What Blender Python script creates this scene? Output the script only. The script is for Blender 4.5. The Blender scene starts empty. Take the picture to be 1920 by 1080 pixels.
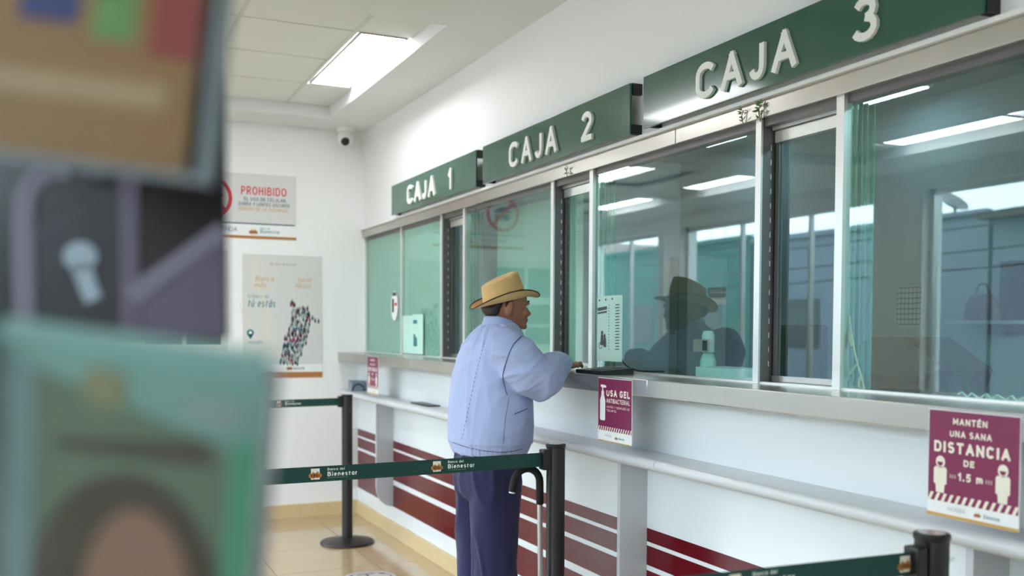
import bpy, bmesh, math, random
from mathutils import Vector, Matrix, noise
from mathutils.bvhtree import BVHTree
random.seed(7)
S = bpy.context.scene
COL = S.collection
PI = math.pi

# ------------------------------------------------------------------ camera
YAW, PITCH, ROLL = math.radians(24.589), math.radians(-2.1266), math.radians(-0.2477)
cy_, sy_ = math.cos(YAW), math.sin(YAW)
fwd = Vector((sy_*math.cos(PITCH), cy_*math.cos(PITCH), math.sin(PITCH)))
rgt = Vector((cy_, -sy_, 0)); dwn = -rgt.cross(fwd)
r2 = math.cos(ROLL)*rgt + math.sin(ROLL)*dwn
d2 = -math.sin(ROLL)*rgt + math.cos(ROLL)*dwn
camd = bpy.data.cameras.new('camera'); cam = bpy.data.objects.new('camera', camd); COL.objects.link(cam)
cam.matrix_world = Matrix(((r2.x, -d2.x, -fwd.x, 0), (r2.y, -d2.y, -fwd.y, 0), (r2.z, -d2.z, -fwd.z, 1.42), (0, 0, 0, 1)))
camd.sensor_width = 36; camd.lens = 36*1831.6/1920; camd.shift_y = 146.2/1920
camd.clip_start = 0.05; camd.clip_end = 300
camd.dof.use_dof = True; camd.dof.focus_distance = 3.5; camd.dof.aperture_fstop = 2.3
S.camera = cam

# ------------------------------------------------------------------ sky, exposure
W = bpy.data.worlds.new('sky'); S.world = W; W.use_nodes = True
bg = W.node_tree.nodes['Background']
bg.inputs['Color'].default_value = (0.76, 0.87, 1.0, 1); bg.inputs['Strength'].default_value = 4.7
S.view_settings.view_transform = 'Standard'; S.view_settings.look = 'None'
S.view_settings.gamma = 1; S.view_settings.use_curve_mapping = False
S.view_settings.exposure = 1.42
LAMP = 7.0            # radiance of the ceiling panels

# ------------------------------------------------------------------ materials
def lin(c):
    c = c/255.0
    return c/12.92 if c <= 0.04045 else ((c+0.055)/1.055)**2.4
def rgb(t): return (lin(t[0]), lin(t[1]), lin(t[2]), 1)
MATS = {}
def mat(name, col, rough=0.5, metal=0.0, coat=0.0, vary=0.06, scale=6.0, bump=0.0, bscale=60.0, stretch=None, spec=0.5, emit=0.0, sheen=0.0):
    if name in MATS: return MATS[name]
    m = bpy.data.materials.new(name); m.use_nodes = True; nt = m.node_tree; N = nt.nodes
    b = N['Principled BSDF']; c = rgb(col)
    tc = N.new('ShaderNodeTexCoord'); mp = N.new('ShaderNodeMapping'); nt.links.new(tc.outputs['Object'], mp.inputs['Vector'])
    if stretch: mp.inputs['Scale'].default_value = stretch
    n = N.new('ShaderNodeTexNoise'); n.inputs['Scale'].default_value = scale; n.inputs['Detail'].default_value = 3
    nt.links.new(mp.outputs['Vector'], n.inputs['Vector'])
    mx = N.new('ShaderNodeMix'); mx.data_type = 'RGBA'
    mx.inputs['A'].default_value = tuple(max(0, v*(1-vary)) for v in c[:3])+(1,)
    mx.inputs['B'].default_value = tuple(min(1, v*(1+vary)) for v in c[:3])+(1,)
    nt.links.new(n.outputs['Fac'], mx.inputs['Factor']); nt.links.new(mx.outputs['Result'], b.inputs['Base Color'])
    b.inputs['Roughness'].default_value = rough; b.inputs['Metallic'].default_value = metal
    b.inputs['Coat Weight'].default_value = coat; b.inputs['Coat Roughness'].default_value = 0.06
    b.inputs['Specular IOR Level'].default_value = spec
    if sheen: b.inputs['Sheen Weight'].default_value = sheen
    if bump:
        n2 = N.new('ShaderNodeTexNoise'); n2.inputs['Scale'].default_value = bscale; n2.inputs['Detail'].default_value = 4
        nt.links.new(mp.outputs['Vector'], n2.inputs['Vector'])
        bp = N.new('ShaderNodeBump'); bp.inputs['Strength'].default_value = bump; bp.inputs['Distance'].default_value = 0.004
        nt.links.new(n2.outputs['Fac'], bp.inputs['Height']); nt.links.new(bp.outputs['Normal'], b.inputs['Normal'])
    if emit:
        b.inputs['Emission Color'].default_value = c; b.inputs['Emission Strength'].default_value = emit
    MATS[name] = m; return m
def glassmat(name, tint, ior=1.8):
    if name in MATS: return MATS[name]
    m = bpy.data.materials.new(name); m.use_nodes = True; nt = m.node_tree; N = nt.nodes
    N.remove(N['Principled BSDF']); out = N['Material Output']
    tr = N.new('ShaderNodeBsdfTransparent'); tr.inputs['Color'].default_value = (*tint, 1)
    gl = N.new('ShaderNodeBsdfGlossy'); gl.inputs['Roughness'].default_value = 0.004; gl.inputs['Color'].default_value = (0.88, 1.0, 0.97, 1)
    fr = N.new('ShaderNodeFresnel'); fr.inputs['IOR'].default_value = ior
    geo = N.new('ShaderNodeNewGeometry'); inv = N.new('ShaderNodeMath'); inv.operation = 'SUBTRACT'; inv.inputs[0].default_value = 1
    nt.links.new(geo.outputs['Backfacing'], inv.inputs[1])
    mul = N.new('ShaderNodeMath'); mul.operation = 'MULTIPLY'
    nt.links.new(fr.outputs['Fac'], mul.inputs[0]); nt.links.new(inv.outputs[0], mul.inputs[1])
    mx = N.new('ShaderNodeMixShader'); nt.links.new(mul.outputs[0], mx.inputs['Fac'])
    nt.links.new(tr.outputs[0], mx.inputs[1]); nt.links.new(gl.outputs[0], mx.inputs[2]); nt.links.new(mx.outputs[0], out.inputs['Surface'])
    MATS[name] = m; return m

M_white = mat('white plaster', (238, 237, 237), 0.6, vary=0.02, scale=1.5, bump=0.05, bscale=90)
M_ceil = mat('white ceiling plaster', (224, 224, 225), 0.75, vary=0.015, scale=1.2)
M_tile_c = mat('speckled ceiling tile', (222, 222, 220), 0.9, vary=0.05, scale=160, bump=0.25, bscale=220)
M_grid = mat('ceiling grid', (205, 204, 198), 0.5)
M_floor = mat('polished beige tile', (182, 158, 122), 0.13, vary=0.05, scale=2.2, coat=0.3)
M_grout = mat('grout', (110, 92, 72), 0.8)
M_skirt = mat('beige stone skirting', (212, 188, 144), 0.3, vary=0.06, scale=9)
M_panel = mat('white laminate', (230, 235, 238), 0.22, vary=0.02, scale=2, coat=0.2)
M_shelf = mat('grey white laminate', (204, 206, 209), 0.3, vary=0.05, scale=9, coat=0.1)
M_brk = mat('grey laminate side', (196, 198, 204), 0.45, vary=0.02)
M_stripe = mat('glossy maroon vinyl', (98, 8, 22), 0.2, vary=0.05, scale=3, spec=0.28)
M_steel = mat('brushed steel', (186, 182, 175), 0.24, metal=0.85, vary=0.09, scale=7, stretch=(1, 0.25, 1), bump=0.03, bscale=40)
M_alu = mat('light aluminium', (222, 222, 218), 0.3, metal=0.55, vary=0.03)
M_dsteel = mat('dark steel', (112, 108, 108), 0.4, metal=0.5, vary=0.08)
M_black = mat('black plastic', (20, 19, 21), 0.35, vary=0.1)
M_blackm = mat('black matte', (28, 26, 28), 0.6, vary=0.1)
M_sign = mat('green enamel', (18, 84, 66), 0.16, vary=0.03, scale=2, coat=0.5)
M_letter = mat('white acrylic letter', (236, 236, 232), 0.35, vary=0.01)
M_belt = mat('green belt webbing', (0, 60, 54), 0.6, vary=0.08, scale=40, bump=0.1, bscale=300)
M_post = mat('black powder coat', (32, 28, 30), 0.38, vary=0.08)
M_paper = mat('white paper', (235, 237, 236), 0.6, vary=0.01)
M_pgrey = mat('pale grey print', (212, 211, 209), 0.5, vary=0.01)
M_maroon = mat('maroon print', (126, 26, 76), 0.38, vary=0.03)
M_cream = mat('cream print', (236, 228, 212), 0.5, vary=0.01)
M_gold = mat('gold print', (200, 158, 88), 0.5, vary=0.02)
M_brown = mat('ochre print', (178, 116, 58), 0.5, vary=0.02)
M_red = mat('red print', (205, 36, 52), 0.5, vary=0.02)
M_navy = mat('navy print', (44, 72, 100), 0.5, vary=0.02)
M_ink = mat('dark ink', (45, 48, 52), 0.5, vary=0.02)
M_inkl = mat('soft grey ink', (150, 152, 152), 0.5, vary=0.02)
M_teal = mat('teal print', (40, 120, 130), 0.5, vary=0.02)
M_sageink = mat('pale sand line print', (222, 216, 200), 0.5, vary=0.02)
M_glass = glassmat('teller glass', (0.78, 0.945, 0.91), 1.95)
M_wglass = glassmat('clear window glass', (0.95, 0.98, 0.97), 1.45)
M_gedge = mat('green glass edge', (92, 150, 132), 0.15, vary=0.15, scale=30)
M_film = mat('sage frosted film', (196, 196, 188), 0.5, vary=0.02, scale=2)
M_lamp = mat('lit diffuser', (250, 252, 255), 0.5, vary=0.0, emit=LAMP)
M_led = mat('lit cool led', (205, 225, 255), 0.5, vary=0.0, emit=6.0)

# ------------------------------------------------------------------ mesh helpers (vertices are given in world space)
ROOT = {}
def rootinv(o):
    while o is not None:
        if o.name in ROOT: return ROOT[o.name]
        o = o.parent
    return None
def mesh(name, v, f, m, parent=None, smooth=False, angle=None):
    v = [Vector(p) for p in v]; loc = None
    if parent is not None:
        inv = rootinv(parent)
        if inv is not None: v = [inv @ p for p in v]
    else:
        lo = [min(p[i] for p in v) for i in range(3)]; hi = [max(p[i] for p in v) for i in range(3)]
        loc = Vector(((lo[0]+hi[0])/2, (lo[1]+hi[1])/2, lo[2])); v = [p-loc for p in v]
    me = bpy.data.meshes.new(name); me.from_pydata(v, [], f)
    bm = bmesh.new(); bm.from_mesh(me); bmesh.ops.recalc_face_normals(bm, faces=bm.faces); bm.to_mesh(me); bm.free()
    me.materials.append(m)
    if smooth:
        for p in me.polygons: p.use_smooth = True
        if angle: me.set_sharp_from_angle(angle=math.radians(angle))
    o = bpy.data.objects.new(name, me); COL.objects.link(o)
    if parent is not None: o.parent = parent
    else:
        o.location = loc; ROOT[o.name] = Matrix.Translation(-loc)
    return o
def empty(name, loc, rz=0.0):
    o = bpy.data.objects.new(name, None); COL.objects.link(o); o.location = loc; o.rotation_euler = (0, 0, rz); o.empty_display_size = 0.1
    ROOT[o.name] = (Matrix.Translation(Vector(loc)) @ Matrix.Rotation(rz, 4, 'Z')).inverted(); return o
def tag(o, label, cat, group=None):
    o['label'] = label; o['category'] = cat
    if group: o['group'] = group
    return o
def struct(o, label=None):
    o['kind'] = 'structure'
    if label: o['label'] = label
    return o
BF = [(0, 1, 3, 2), (4, 6, 7, 5), (0, 4, 5, 1), (2, 3, 7, 6), (0, 2, 6, 4), (1, 5, 7, 3)]
def bxv(x0, x1, y0, y1, z0, z1): return [(x, y, z) for x in (x0, x1) for y in (y0, y1) for z in (z0, z1)]
def join(parts):
    V, F = [], []
    for v, f in parts:
        k = len(V); V += list(v); F += [tuple(i+k for i in q) for q in f]
    return V, F
def box(name, x0, x1, y0, y1, z0, z1, m, parent=None, bev=0.0):
    if not bev: return mesh(name, bxv(x0, x1, y0, y1, z0, z1), BF, m, parent)
    bm = bmesh.new(); vs = [bm.verts.new(p) for p in bxv(x0, x1, y0, y1, z0, z1)]
    for q in BF: bm.faces.new([vs[i] for i in q])
    bmesh.ops.recalc_face_normals(bm, faces=bm.faces)
    bmesh.ops.bevel(bm, geom=list(bm.edges), offset=bev, segments=2, affect='EDGES', profile=0.5)
    bm.verts.index_update(); v = [tuple(p.co) for p in bm.verts]; f = [tuple(p.index for p in q.verts) for q in bm.faces]; bm.free()
    return mesh(name, v, f, m, parent, True, 20)
def boxes(name, L, m, parent=None):
    v, f = join([(bxv(*b), BF) for b in L]); return mesh(name, v, f, m, parent)
def loftg(rings, cap=True):
    n = len(rings[0]); v = [tuple(p) for r in rings for p in r]; f = []
    for k in range(len(rings)-1):
        for i in range(n):
            j = (i+1) % n; f.append((k*n+i, k*n+j, (k+1)*n+j, (k+1)*n+i))
    if cap: f.append(tuple(range(n))); f.append(tuple(range((len(rings)-1)*n, len(rings)*n)))
    return v, f
def tubeg(pts, rad, n=12, cap=True, flat=1.0):
    pts = [Vector(p) for p in pts]; rings = []; prev = None
    for i, p in enumerate(pts):
        t = (pts[min(i+1, len(pts)-1)]-pts[max(i-1, 0)]).normalized()
        if prev is None:
            a = t.cross(Vector((0, 0, 1)))
            if a.length < 1e-3: a = t.cross(Vector((1, 0, 0)))
            a.normalize()
        else: a = (prev - t*prev.dot(t)).normalized()
        prev = a; b = t.cross(a); r = rad[i] if isinstance(rad, (list, tuple)) else rad
        rings.append([p+a*r*math.cos(2*PI*k/n)+b*r*flat*math.sin(2*PI*k/n) for k in range(n)])
    return loftg(rings, cap)
def tube(name, pts, rad, m, parent=None, n=10, flat=1.0):
    v, f = tubeg(pts, rad, n, True, flat); return mesh(name, v, f, m, parent, True, 60)
def smoothpath(pts, sub=6):
    P = [Vector(p) for p in pts]; out = []
    for i in range(len(P)-1):
        a, b, c, d = P[max(i-1, 0)], P[i], P[i+1], P[min(i+2, len(P)-1)]
        for k in range(sub):
            t = k/sub
            out.append(0.5*((2*b)+(c-a)*t+(2*a-5*b+4*c-d)*t*t+(3*b-a-3*c+d)*t**3))
    return out+[P[-1]]
def latheg(prof, c, n=28):
    return loftg([[(c[0]+r*math.cos(2*PI*k/n), c[1]+r*math.sin(2*PI*k/n), c[2]+z) for k in range(n)] for r, z in prof])
def lathe(name, prof, c, m, parent=None, n=28):
    v, f = latheg(prof, c, n); return mesh(name, v, f, m, parent, True, 45)
def ellg(c, r, n=16, k=10, rot=None):
    rings = []
    for j in range(k+1):
        a = PI*(j+0.001*(j == 0)-0.001*(j == k))/k
        ring = []
        for i in range(n):
            p = Vector((r[0]*math.sin(a)*math.cos(2*PI*i/n), r[1]*math.sin(a)*math.sin(2*PI*i/n), r[2]*math.cos(a)))
            if rot: p = rot @ p
            ring.append(Vector(c)+p)
        rings.append(ring)
    return loftg(rings)
def prismg(poly, fn, t0, t1):      # poly of 2-D points, fn(a, b, t) -> 3-D
    n = len(poly); v = [fn(a, b, t0) for a, b in poly]+[fn(a, b, t1) for a, b in poly]
    f = [tuple(range(n)), tuple(range(n, 2*n))]+[(i, (i+1) % n, n+(i+1) % n, n+i) for i in range(n)]
    return v, f

# ------------------------------------------------------------------ flat print: a local frame (x right, y up, z out of the sheet)
class Sheet:
    def __init__(s, o, x, y):
        s.o = Vector(o); s.x = Vector(x).normalized(); s.y = Vector(y).normalized(); s.z = s.x.cross(s.y)
    k = 1.0
    def p(s, a, b, c=0.0): return s.o+s.x*a*s.k+s.y*b*s.k+s.z*c
    def boxg(s, x0, x1, y0, y1, z0, z1): return [s.p(x, y, z) for x in (x0, x1) for y in (y0, y1) for z in (z0, z1)], BF
    def rect(s, name, x0, x1, y0, y1, m, parent, z=0.0008, t=0.0003):
        v, f = s.boxg(x0, x1, y0, y1, z-t, z); return mesh(name, v, f, m, parent)
    def polyg(s, pts, z=0.001, t=0.0003): return prismg(pts, lambda a, b, c: s.p(a, b, c), z-t, z)
    def discg(s, x, y, rx, ry=None, z=0.001, n=20):
        ry = ry or rx; return s.polyg([(x+rx*math.cos(2*PI*k/n), y+ry*math.sin(2*PI*k/n)) for k in range(n)], z)
    def ringg(s, x, y, r0, r1, z=0.001, n=40):
        v = [s.p(x+r*math.cos(2*PI*k/n), y+r*math.sin(2*PI*k/n), z) for r in (r0, r1) for k in range(n)]
        return v, [(k, (k+1) % n, n+(k+1) % n, n+k) for k in range(n)]
# monoline sans lettering drawn as strokes
def arc(cx, cy, rx, ry, a0, a1, n=9): return [(cx+rx*math.cos(math.radians(a0+(a1-a0)*i/n)), cy+ry*math.sin(math.radians(a0+(a1-a0)*i/n))) for i in range(n+1)]
GL = {'A': (.84, [[(0, 0), (.5, 1)], [(.5, 1), (1, 0)], [(.19, .32), (.81, .32)]]),
 'B': (.7, [[(0, 0), (0, 1)], [(0, 1)]+arc(.55, .765, .38, .235, 90, -90)+[(0, .53)], [(0, .53)]+arc(.58, .265, .42, .265, 90, -90)+[(0, 0)]]),
 'C': (.74, [arc(.5, .7, .5, .3, 25, 180)+arc(.5, .3, .5, .3, 180, 335)]),
 'D': (.76, [[(0, 0), (0, 1)], [(0, 1)]+arc(.5, .6, .5, .4, 90, 0, 7)+arc(.5, .4, .5, .4, 0, -90, 7)+[(0, 0)]]),
 'E': (.62, [[(0, 0), (0, 1)], [(0, 1), (1, 1)], [(0, .52), (.88, .52)], [(0, 0), (1, 0)]]),
 'G': (.78, [arc(.5, .7, .5, .3, 25, 180)+arc(.5, .3, .5, .3, 180, 360)+[(1, .46), (.55, .46)]]),
 'H': (.74, [[(0, 0), (0, 1)], [(1, 0), (1, 1)], [(0, .52), (1, .52)]]), 'I': (.02, [[(.5, 0), (.5, 1)]]),
 'J': (.52, [[(1, 1), (1, .3)]+arc(.5, .3, .5, .3, 0, -165)]), 'L': (.58, [[(0, 0), (0, 1)], [(0, 0), (1, 0)]]),
 'M': (.92, [[(0, 0), (0, 1)], [(1, 0), (1, 1)], [(0, 1), (.5, .25)], [(.5, .25), (1, 1)]]), 'N': (.76, [[(0, 0), (0, 1)], [(1, 0), (1, 1)], [(0, 1), (1, 0)]]),
 'O': (.84, [arc(.5, .62, .5, .38, 0, 180)+arc(.5, .38, .5, .38, 180, 360)+[(1, .62)]]), 'P': (.66, [[(0, 0), (0, 1)], [(0, 1)]+arc(.5, .72, .5, .28, 90, -90)+[(0, .44)]]),
 'R': (.68, [[(0, 0), (0, 1)], [(0, 1)]+arc(.5, .73, .48, .27, 90, -90)+[(0, .46)], [(.5, .46), (1, 0)]]),
 'S': (.66, [arc(.5, .745, .46, .255, 25, 180, 7)+arc(.5, .745, .46, .24, 180, 255, 4)+arc(.5, .26, .5, .26, 75, -155, 10)]), 'T': (.7, [[(.5, 0), (.5, 1)], [(0, 1), (1, 1)]]),
 'U': (.74, [[(0, 1), (0, .32)]+arc(.5, .32, .5, .32, 180, 360)+[(1, 1)]]), 'Y': (.76, [[(.5, 0), (.5, .45)], [(0, 1), (.5, .45)], [(1, 1), (.5, .45)]]),
 '1': (.3, [[(.9, 0), (.9, 1)], [(.9, 1), (.05, .76)]]), '2': (.62, [arc(.5, .73, .5, .27, 165, -25, 9)+[(0, 0)], [(0, 0), (1, 0)]]),
 '3': (.62, [arc(.48, .76, .44, .24, 160, -80, 9), arc(.48, .27, .52, .27, 85, -160, 10)]), '5': (.6, [[(.9, 1), (.18, 1)], [(.18, 1), (.1, .52)], arc(.46, .31, .5, .31, 130, -155, 10)]),
 '.': (.02, [[(.5, 0), (.5, .06)]]), ',': (.04, [[(.5, .06), (.2, -.12)]]), '-': (.3, [[(0, .45), (1, .45)]]),
 'É': (.62, [[(0, 0), (0, 1)], [(0, 1), (1, 1)], [(0, .52), (.88, .52)], [(0, 0), (1, 0)], [(.4, 1.16), (.75, 1.32)]]),
 '>': (.3, [[(0, .75), (1, .42)], [(1, .42), (0, .1)]]), '<': (.3, [[(1, .75), (0, .42)], [(0, .42), (1, .1)]]),
 'a': (.5, [[(1, 0), (1, .7)], arc(.5, .35, .5, .36, 0, 360, 14)]), 'b': (.5, [[(0, 0), (0, 1.02)], arc(.5, .35, .5, .36, 0, 360, 14)]), 'c': (.46, [arc(.5, .35, .5, .36, 45, 315, 12)]),
 'd': (.5, [[(1, 0), (1, 1.02)], arc(.5, .35, .5, .36, 0, 360, 14)]), 'e': (.5, [[(0, .36), (1, .36)], arc(.5, .35, .5, .36, 5, 315, 13)]), 'g': (.5, [[(1, .7), (1, -.1)]+arc(.5, -.1, .5, .2, 0, -150, 6), arc(.5, .35, .5, .36, 0, 360, 14)]),
 'i': (.02, [[(.5, 0), (.5, .56)], [(.5, .93), (.5, .99)]]), 'l': (.02, [[(.5, 0), (.5, 1.02)]]), 'm': (.84, [[(0, 0), (0, .7)], [(0, .45)]+arc(.25, .45, .25, .26, 180, 0, 7)+[(.5, 0)], [(.5, .45)]+arc(.75, .45, .25, .26, 180, 0, 7)+[(1, 0)]]),
 'n': (.48, [[(0, 0), (0, .7)], [(0, .42)]+arc(.5, .42, .5, .29, 180, 0, 8)+[(1, 0)]]), 'o': (.52, [arc(.5, .35, .5, .36, 0, 360, 14)]), 'r': (.3, [[(0, 0), (0, .7)], arc(.9, .3, .9, .4, 170, 90, 5)]),
 's': (.42, [arc(.5, .53, .46, .18, 30, 255, 8)+arc(.5, .175, .5, .18, 75, -150, 8)]), 't': (.32, [[(.35, .95), (.35, .15)]+arc(.7, .15, .35, .15, 180, 290, 5), [(0, .7), (.9, .7)]]), 'u': (.48, [[(0, .7), (0, .28)]+arc(.5, .28, .5, .29, 180, 360, 8)+[(1, .7)], [(1, .7), (1, 0)]]),
 'x': (.5, [[(0, 0), (1, .7)], [(0, .7), (1, 0)]])}
for base, acc in (('a', 'á'), ('e', 'é'), ('o', 'ó'), ('u', 'ú')): GL[acc] = (GL[base][0], GL[base][1]+[[(.4, .88), (.75, 1.05)]])
def strip(pts, t):
    L = []; R = []
    for i, (x, y) in enumerate(pts):
        p0 = pts[max(i-1, 0)]; p1 = pts[min(i+1, len(pts)-1)]
        if i == 0 and len(pts) > 8 and math.hypot(pts[0][0]-pts[-1][0], pts[0][1]-pts[-1][1]) < 1e-4: p0 = pts[-2]
        if i == len(pts)-1 and len(pts) > 8 and math.hypot(pts[0][0]-pts[-1][0], pts[0][1]-pts[-1][1]) < 1e-4: p1 = pts[1]
        dx, dy = p1[0]-p0[0], p1[1]-p0[1]; l = math.hypot(dx, dy) or 1
        L.append((x-dy/l*t/2, y+dx/l*t/2)); R.append((x+dy/l*t/2, y-dx/l*t/2))
    return L, R
def glyph(ch, w, h, t):
    """strokes of one glyph inside a w x h cap box with stroke thickness t"""
    out = []
    for pl in GL[ch][1]:
        P = [(t/2+x*max(w-t, 1e-4), t/2+y*(h-t)) for x, y in pl]
        # open ends run out to the cap line
        Q = []
        for p in P:
            if not Q or math.hypot(p[0]-Q[-1][0], p[1]-Q[-1][1]) > 1e-4: Q.append(p)
        if len(Q) == 2:
            (x0, y0), (x1, y1) = Q; l = math.hypot(x1-x0, y1-y0); e = t*0.42; Q = [(x0-(x1-x0)/l*e, y0-(y1-y0)/l*e), (x1+(x1-x0)/l*e, y1+(y1-y0)/l*e)]
        if len(Q) > 1: out.append(strip(Q, t))
    return out
def txt(sh, s, x, y, h, w=None, align='l', bold=0.015, z=0.0012, shear=0.0, space=1.0):
    t = h*(0.10+bold*2.8); gap = (t*0.55+h*0.10)*space
    wid = [(h*0.32 if c == ' ' else GL[c][0]*h*0.9+t) for c in s]; tot = sum(wid)+gap*(len(s)-1); k = (w/tot) if w else 1.0
    cur = x-(tot*k/2 if align == 'c' else tot*k if align == 'r' else 0); V, F = [], []
    for c, gw in zip(s, wid):
        if c != ' ':
            for si, (L, R) in enumerate(glyph(c, gw*k, h, t*(min(1, k) if k < 1 else 1))):
                zz = z+si*0.00006; n = len(V); V += [sh.p(cur+p[0]+shear*p[1], y+p[1], zz) for p in L]+[sh.p(cur+p[0]+shear*p[1], y+p[1], zz) for p in R]; m = len(L)
                F += [(n+i, n+i+1, n+m+i+1, n+m+i) for i in range(m-1)]
        cur += (gw+gap)*k
    return V, F
def raisedg(sh, ch, a, b, y0, y1, t, z0, z1):
    parts = []
    for si, (L, R) in enumerate(glyph(ch, b-a, y1-y0, t)):
        m = len(L); V = [sh.p(a+p[0], y0+p[1], z) for z in (z0, z1+0.0004*si) for p in L+R]; F = []
        for i in range(m-1):
            F += [(i, i+1, m+i+1, m+i), (2*m+i, 2*m+i+1, 3*m+i+1, 3*m+i), (i, i+1, 2*m+i+1, 2*m+i), (m+i, m+i+1, 3*m+i+1, 3*m+i)]
        F += [(0, m, 3*m, 2*m), (m-1, 2*m-1, 4*m-1, 3*m-1)]; parts.append((V, F))
    return join(parts)
def lettering(sh, L, m, parent, name='lettering', **kw):
    v, f = join([txt(sh, *a[:-1], **{**kw, **a[-1]}) if isinstance(a[-1], dict) else txt(sh, *a, **kw) for a in L]); o = mesh(name, v, f, m, parent); o['kind'] = 'stuff'; return o

# ================================================================== ROOM
GX = 2.125           # plane of the teller glass
YB = 7.34            # back wall
floor = struct(box('floor', -3.2, 2.08, -2.6, 13.3, -0.12, -0.004, M_grout))
tm = None
for i in range(-8, 2):
    for j in range(-14, 14):
        x0 = 1.69+0.6*i; y0 = 5.64+0.6*j
        x1 = min(x0+0.6, 2.06); y1 = y0+0.6; x0 = max(x0, -3.0); y0 = max(y0, -2.4); y1 = min(y1, 13.2)
        if x1-x0 < 0.05 or y1-y0 < 0.05: continue
        if y0 > YB and x0 > 0.4: continue
        if y0 < YB < y1 and x0 > 0.4: y1 = YB
        box('floor_tile', x0+0.002, x1-0.002, y0+0.002, y1-0.002, -0.02, 0.0, M_floor, floor)
# walls
struct(box('wall_right', 2.10, 2.30, -2.6, YB, 2.178, 3.2, M_white), 'white plaster wall above the teller windows')
wr = struct(box('wall_counter', 2.052, 2.14, -2.6, YB, 0, 1.18, M_panel), 'white panelled wall with maroon stripes below the counter ledge')
struct(box('wall_back', 0.4, 5.4, YB, YB+0.2, 0, 3.2, M_white))
struct(box('wall_return', 0.4, 0.55, YB+0.2, 13.3, 0, 3.2, M_white))
struct(box('wall_front', -3.3, 5.4, -2.8, -2.6, 0, 3.2, M_white))
struct(box('wall_far', -3.3, 0.55, 13.2, 13.4, 0, 3.2, M_white))
# street facade with openings
wins = [(-1.6, 2.2, 0.3), (2.75, 6.69, 0.5), (7.3, 10.6, 0.5), (11.0, 13.0, 0.5)]
L = [(-3.25, -3.0, -2.6, 13.3, 2.74, 3.2)]; yy = -2.6
for a, b, s0 in wins:
    L.append((-3.25, -3.0, yy, a, 0, 2.74)); L.append((-3.25, -3.0, a, b, 0, s0)); yy = b
L.append((-3.25, -3.0, yy, 13.3, 0, 2.74))
struct(boxes('wall_left', L, M_white))
for k, (a, b, s0) in enumerate(wins):
    w = struct(empty('window_%d' % (k+1), (-3.12, (a+b)/2, s0)), 'street window with aluminium frame')
    boxes('window_frame', [(-3.15, -3.09, a, a+0.05, s0, 2.74), (-3.15, -3.09, b-0.05, b, s0, 2.74), (-3.15, -3.09, a, b, s0, s0+0.05), (-3.15, -3.09, a, b, 2.69, 2.74)], M_alu, w)
    n = 3 if b-a > 3 else 2
    for i in range(n):
        ya = a+0.05+(b-a-0.1)*i/n; yb = a+0.05+(b-a-0.1)*(i+1)/n
        if i: box('window_mullion', -3.145, -3.095, ya-0.02, ya+0.02, s0+0.05, 2.69, M_alu, w)
        box('pane', -3.125, -3.117, ya+0.02*(i > 0), yb-0.02*(i < n-1), s0+0.05, 2.69, M_wglass, w)
# skirting
for nm, lst in (('baseboard_back', [(0.4+0.6*i, min(0.4+0.6*(i+1), 2.03), 0) for i in range(3)]), ('baseboard_right', [(-2.4+0.6*i+0.24, min(-2.4+0.6*i+0.84, YB-0.02), 1) for i in range(-1, 16) if -2.4+0.6*i+0.24 < YB-0.05])):
    b = struct(empty(nm, (1.2, YB, 0) if nm.endswith('back') else (2.04, 2.4, 0)))
    for a, c, ax in lst:
        if ax == 0: box('skirting_tile', a+0.001, c-0.001, YB-0.02, YB, 0, 0.1, M_skirt, b)
        else: box('skirting_tile', 2.03, 2.052, max(a, -2.5)+0.001, c-0.001, 0, 0.096, M_skirt, b)
# ceiling with recessed trays of tiles
trays = [(-2.30, 1.735, 4.58, 6.93), (-2.30, 1.735, -1.65, 3.9), (-2.30, 0.12, 7.75, 12.4)]
SZ, TZ = 2.92, 3.0
L = [(-3.3, -2.30, -2.6, 13.3, SZ, TZ+0.05), (1.735, 2.12, -2.6, YB+0.1, SZ, TZ+0.05), (-2.30, 1.735, -2.6, -1.65, SZ, TZ+0.05), (-2.30, 1.735, 3.9, 4.58, SZ, TZ+0.05),
     (-2.30, 1.735, 6.93, 7.75, SZ, TZ+0.05), (0.12, 0.5, 7.75, 13.3, SZ, TZ+0.05), (-2.30, 0.12, 12.4, 13.3, SZ, TZ+0.05), (-3.3, 2.12, -2.6, 13.3, TZ+0.05, TZ+0.12)]
ceil = struct(boxes('ceiling', L, M_ceil))
lights = [(1.5825, 5.72), (-2.13, 5.64), (-0.91, 8.56), (-2.13, 8.56), (-2.13, 10.64), (-0.91, 10.64), (0.06, 5.72), (-2.13, 2.1), (-0.4, 0.2)]
LW = 0.246
def blocked(x0, x1, y0, y1):
    for lx, ly in lights:
        if x0 < lx+0.13-0.01 and x1 > lx-0.13+0.01 and y0 < ly+0.58-0.01 and y1 > ly-0.58+0.01: return True
    return False
xl = [1.735, 1.425, 0.82, 0.215, -0.39, -0.995, -1.60, -1.985, -2.30]
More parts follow.
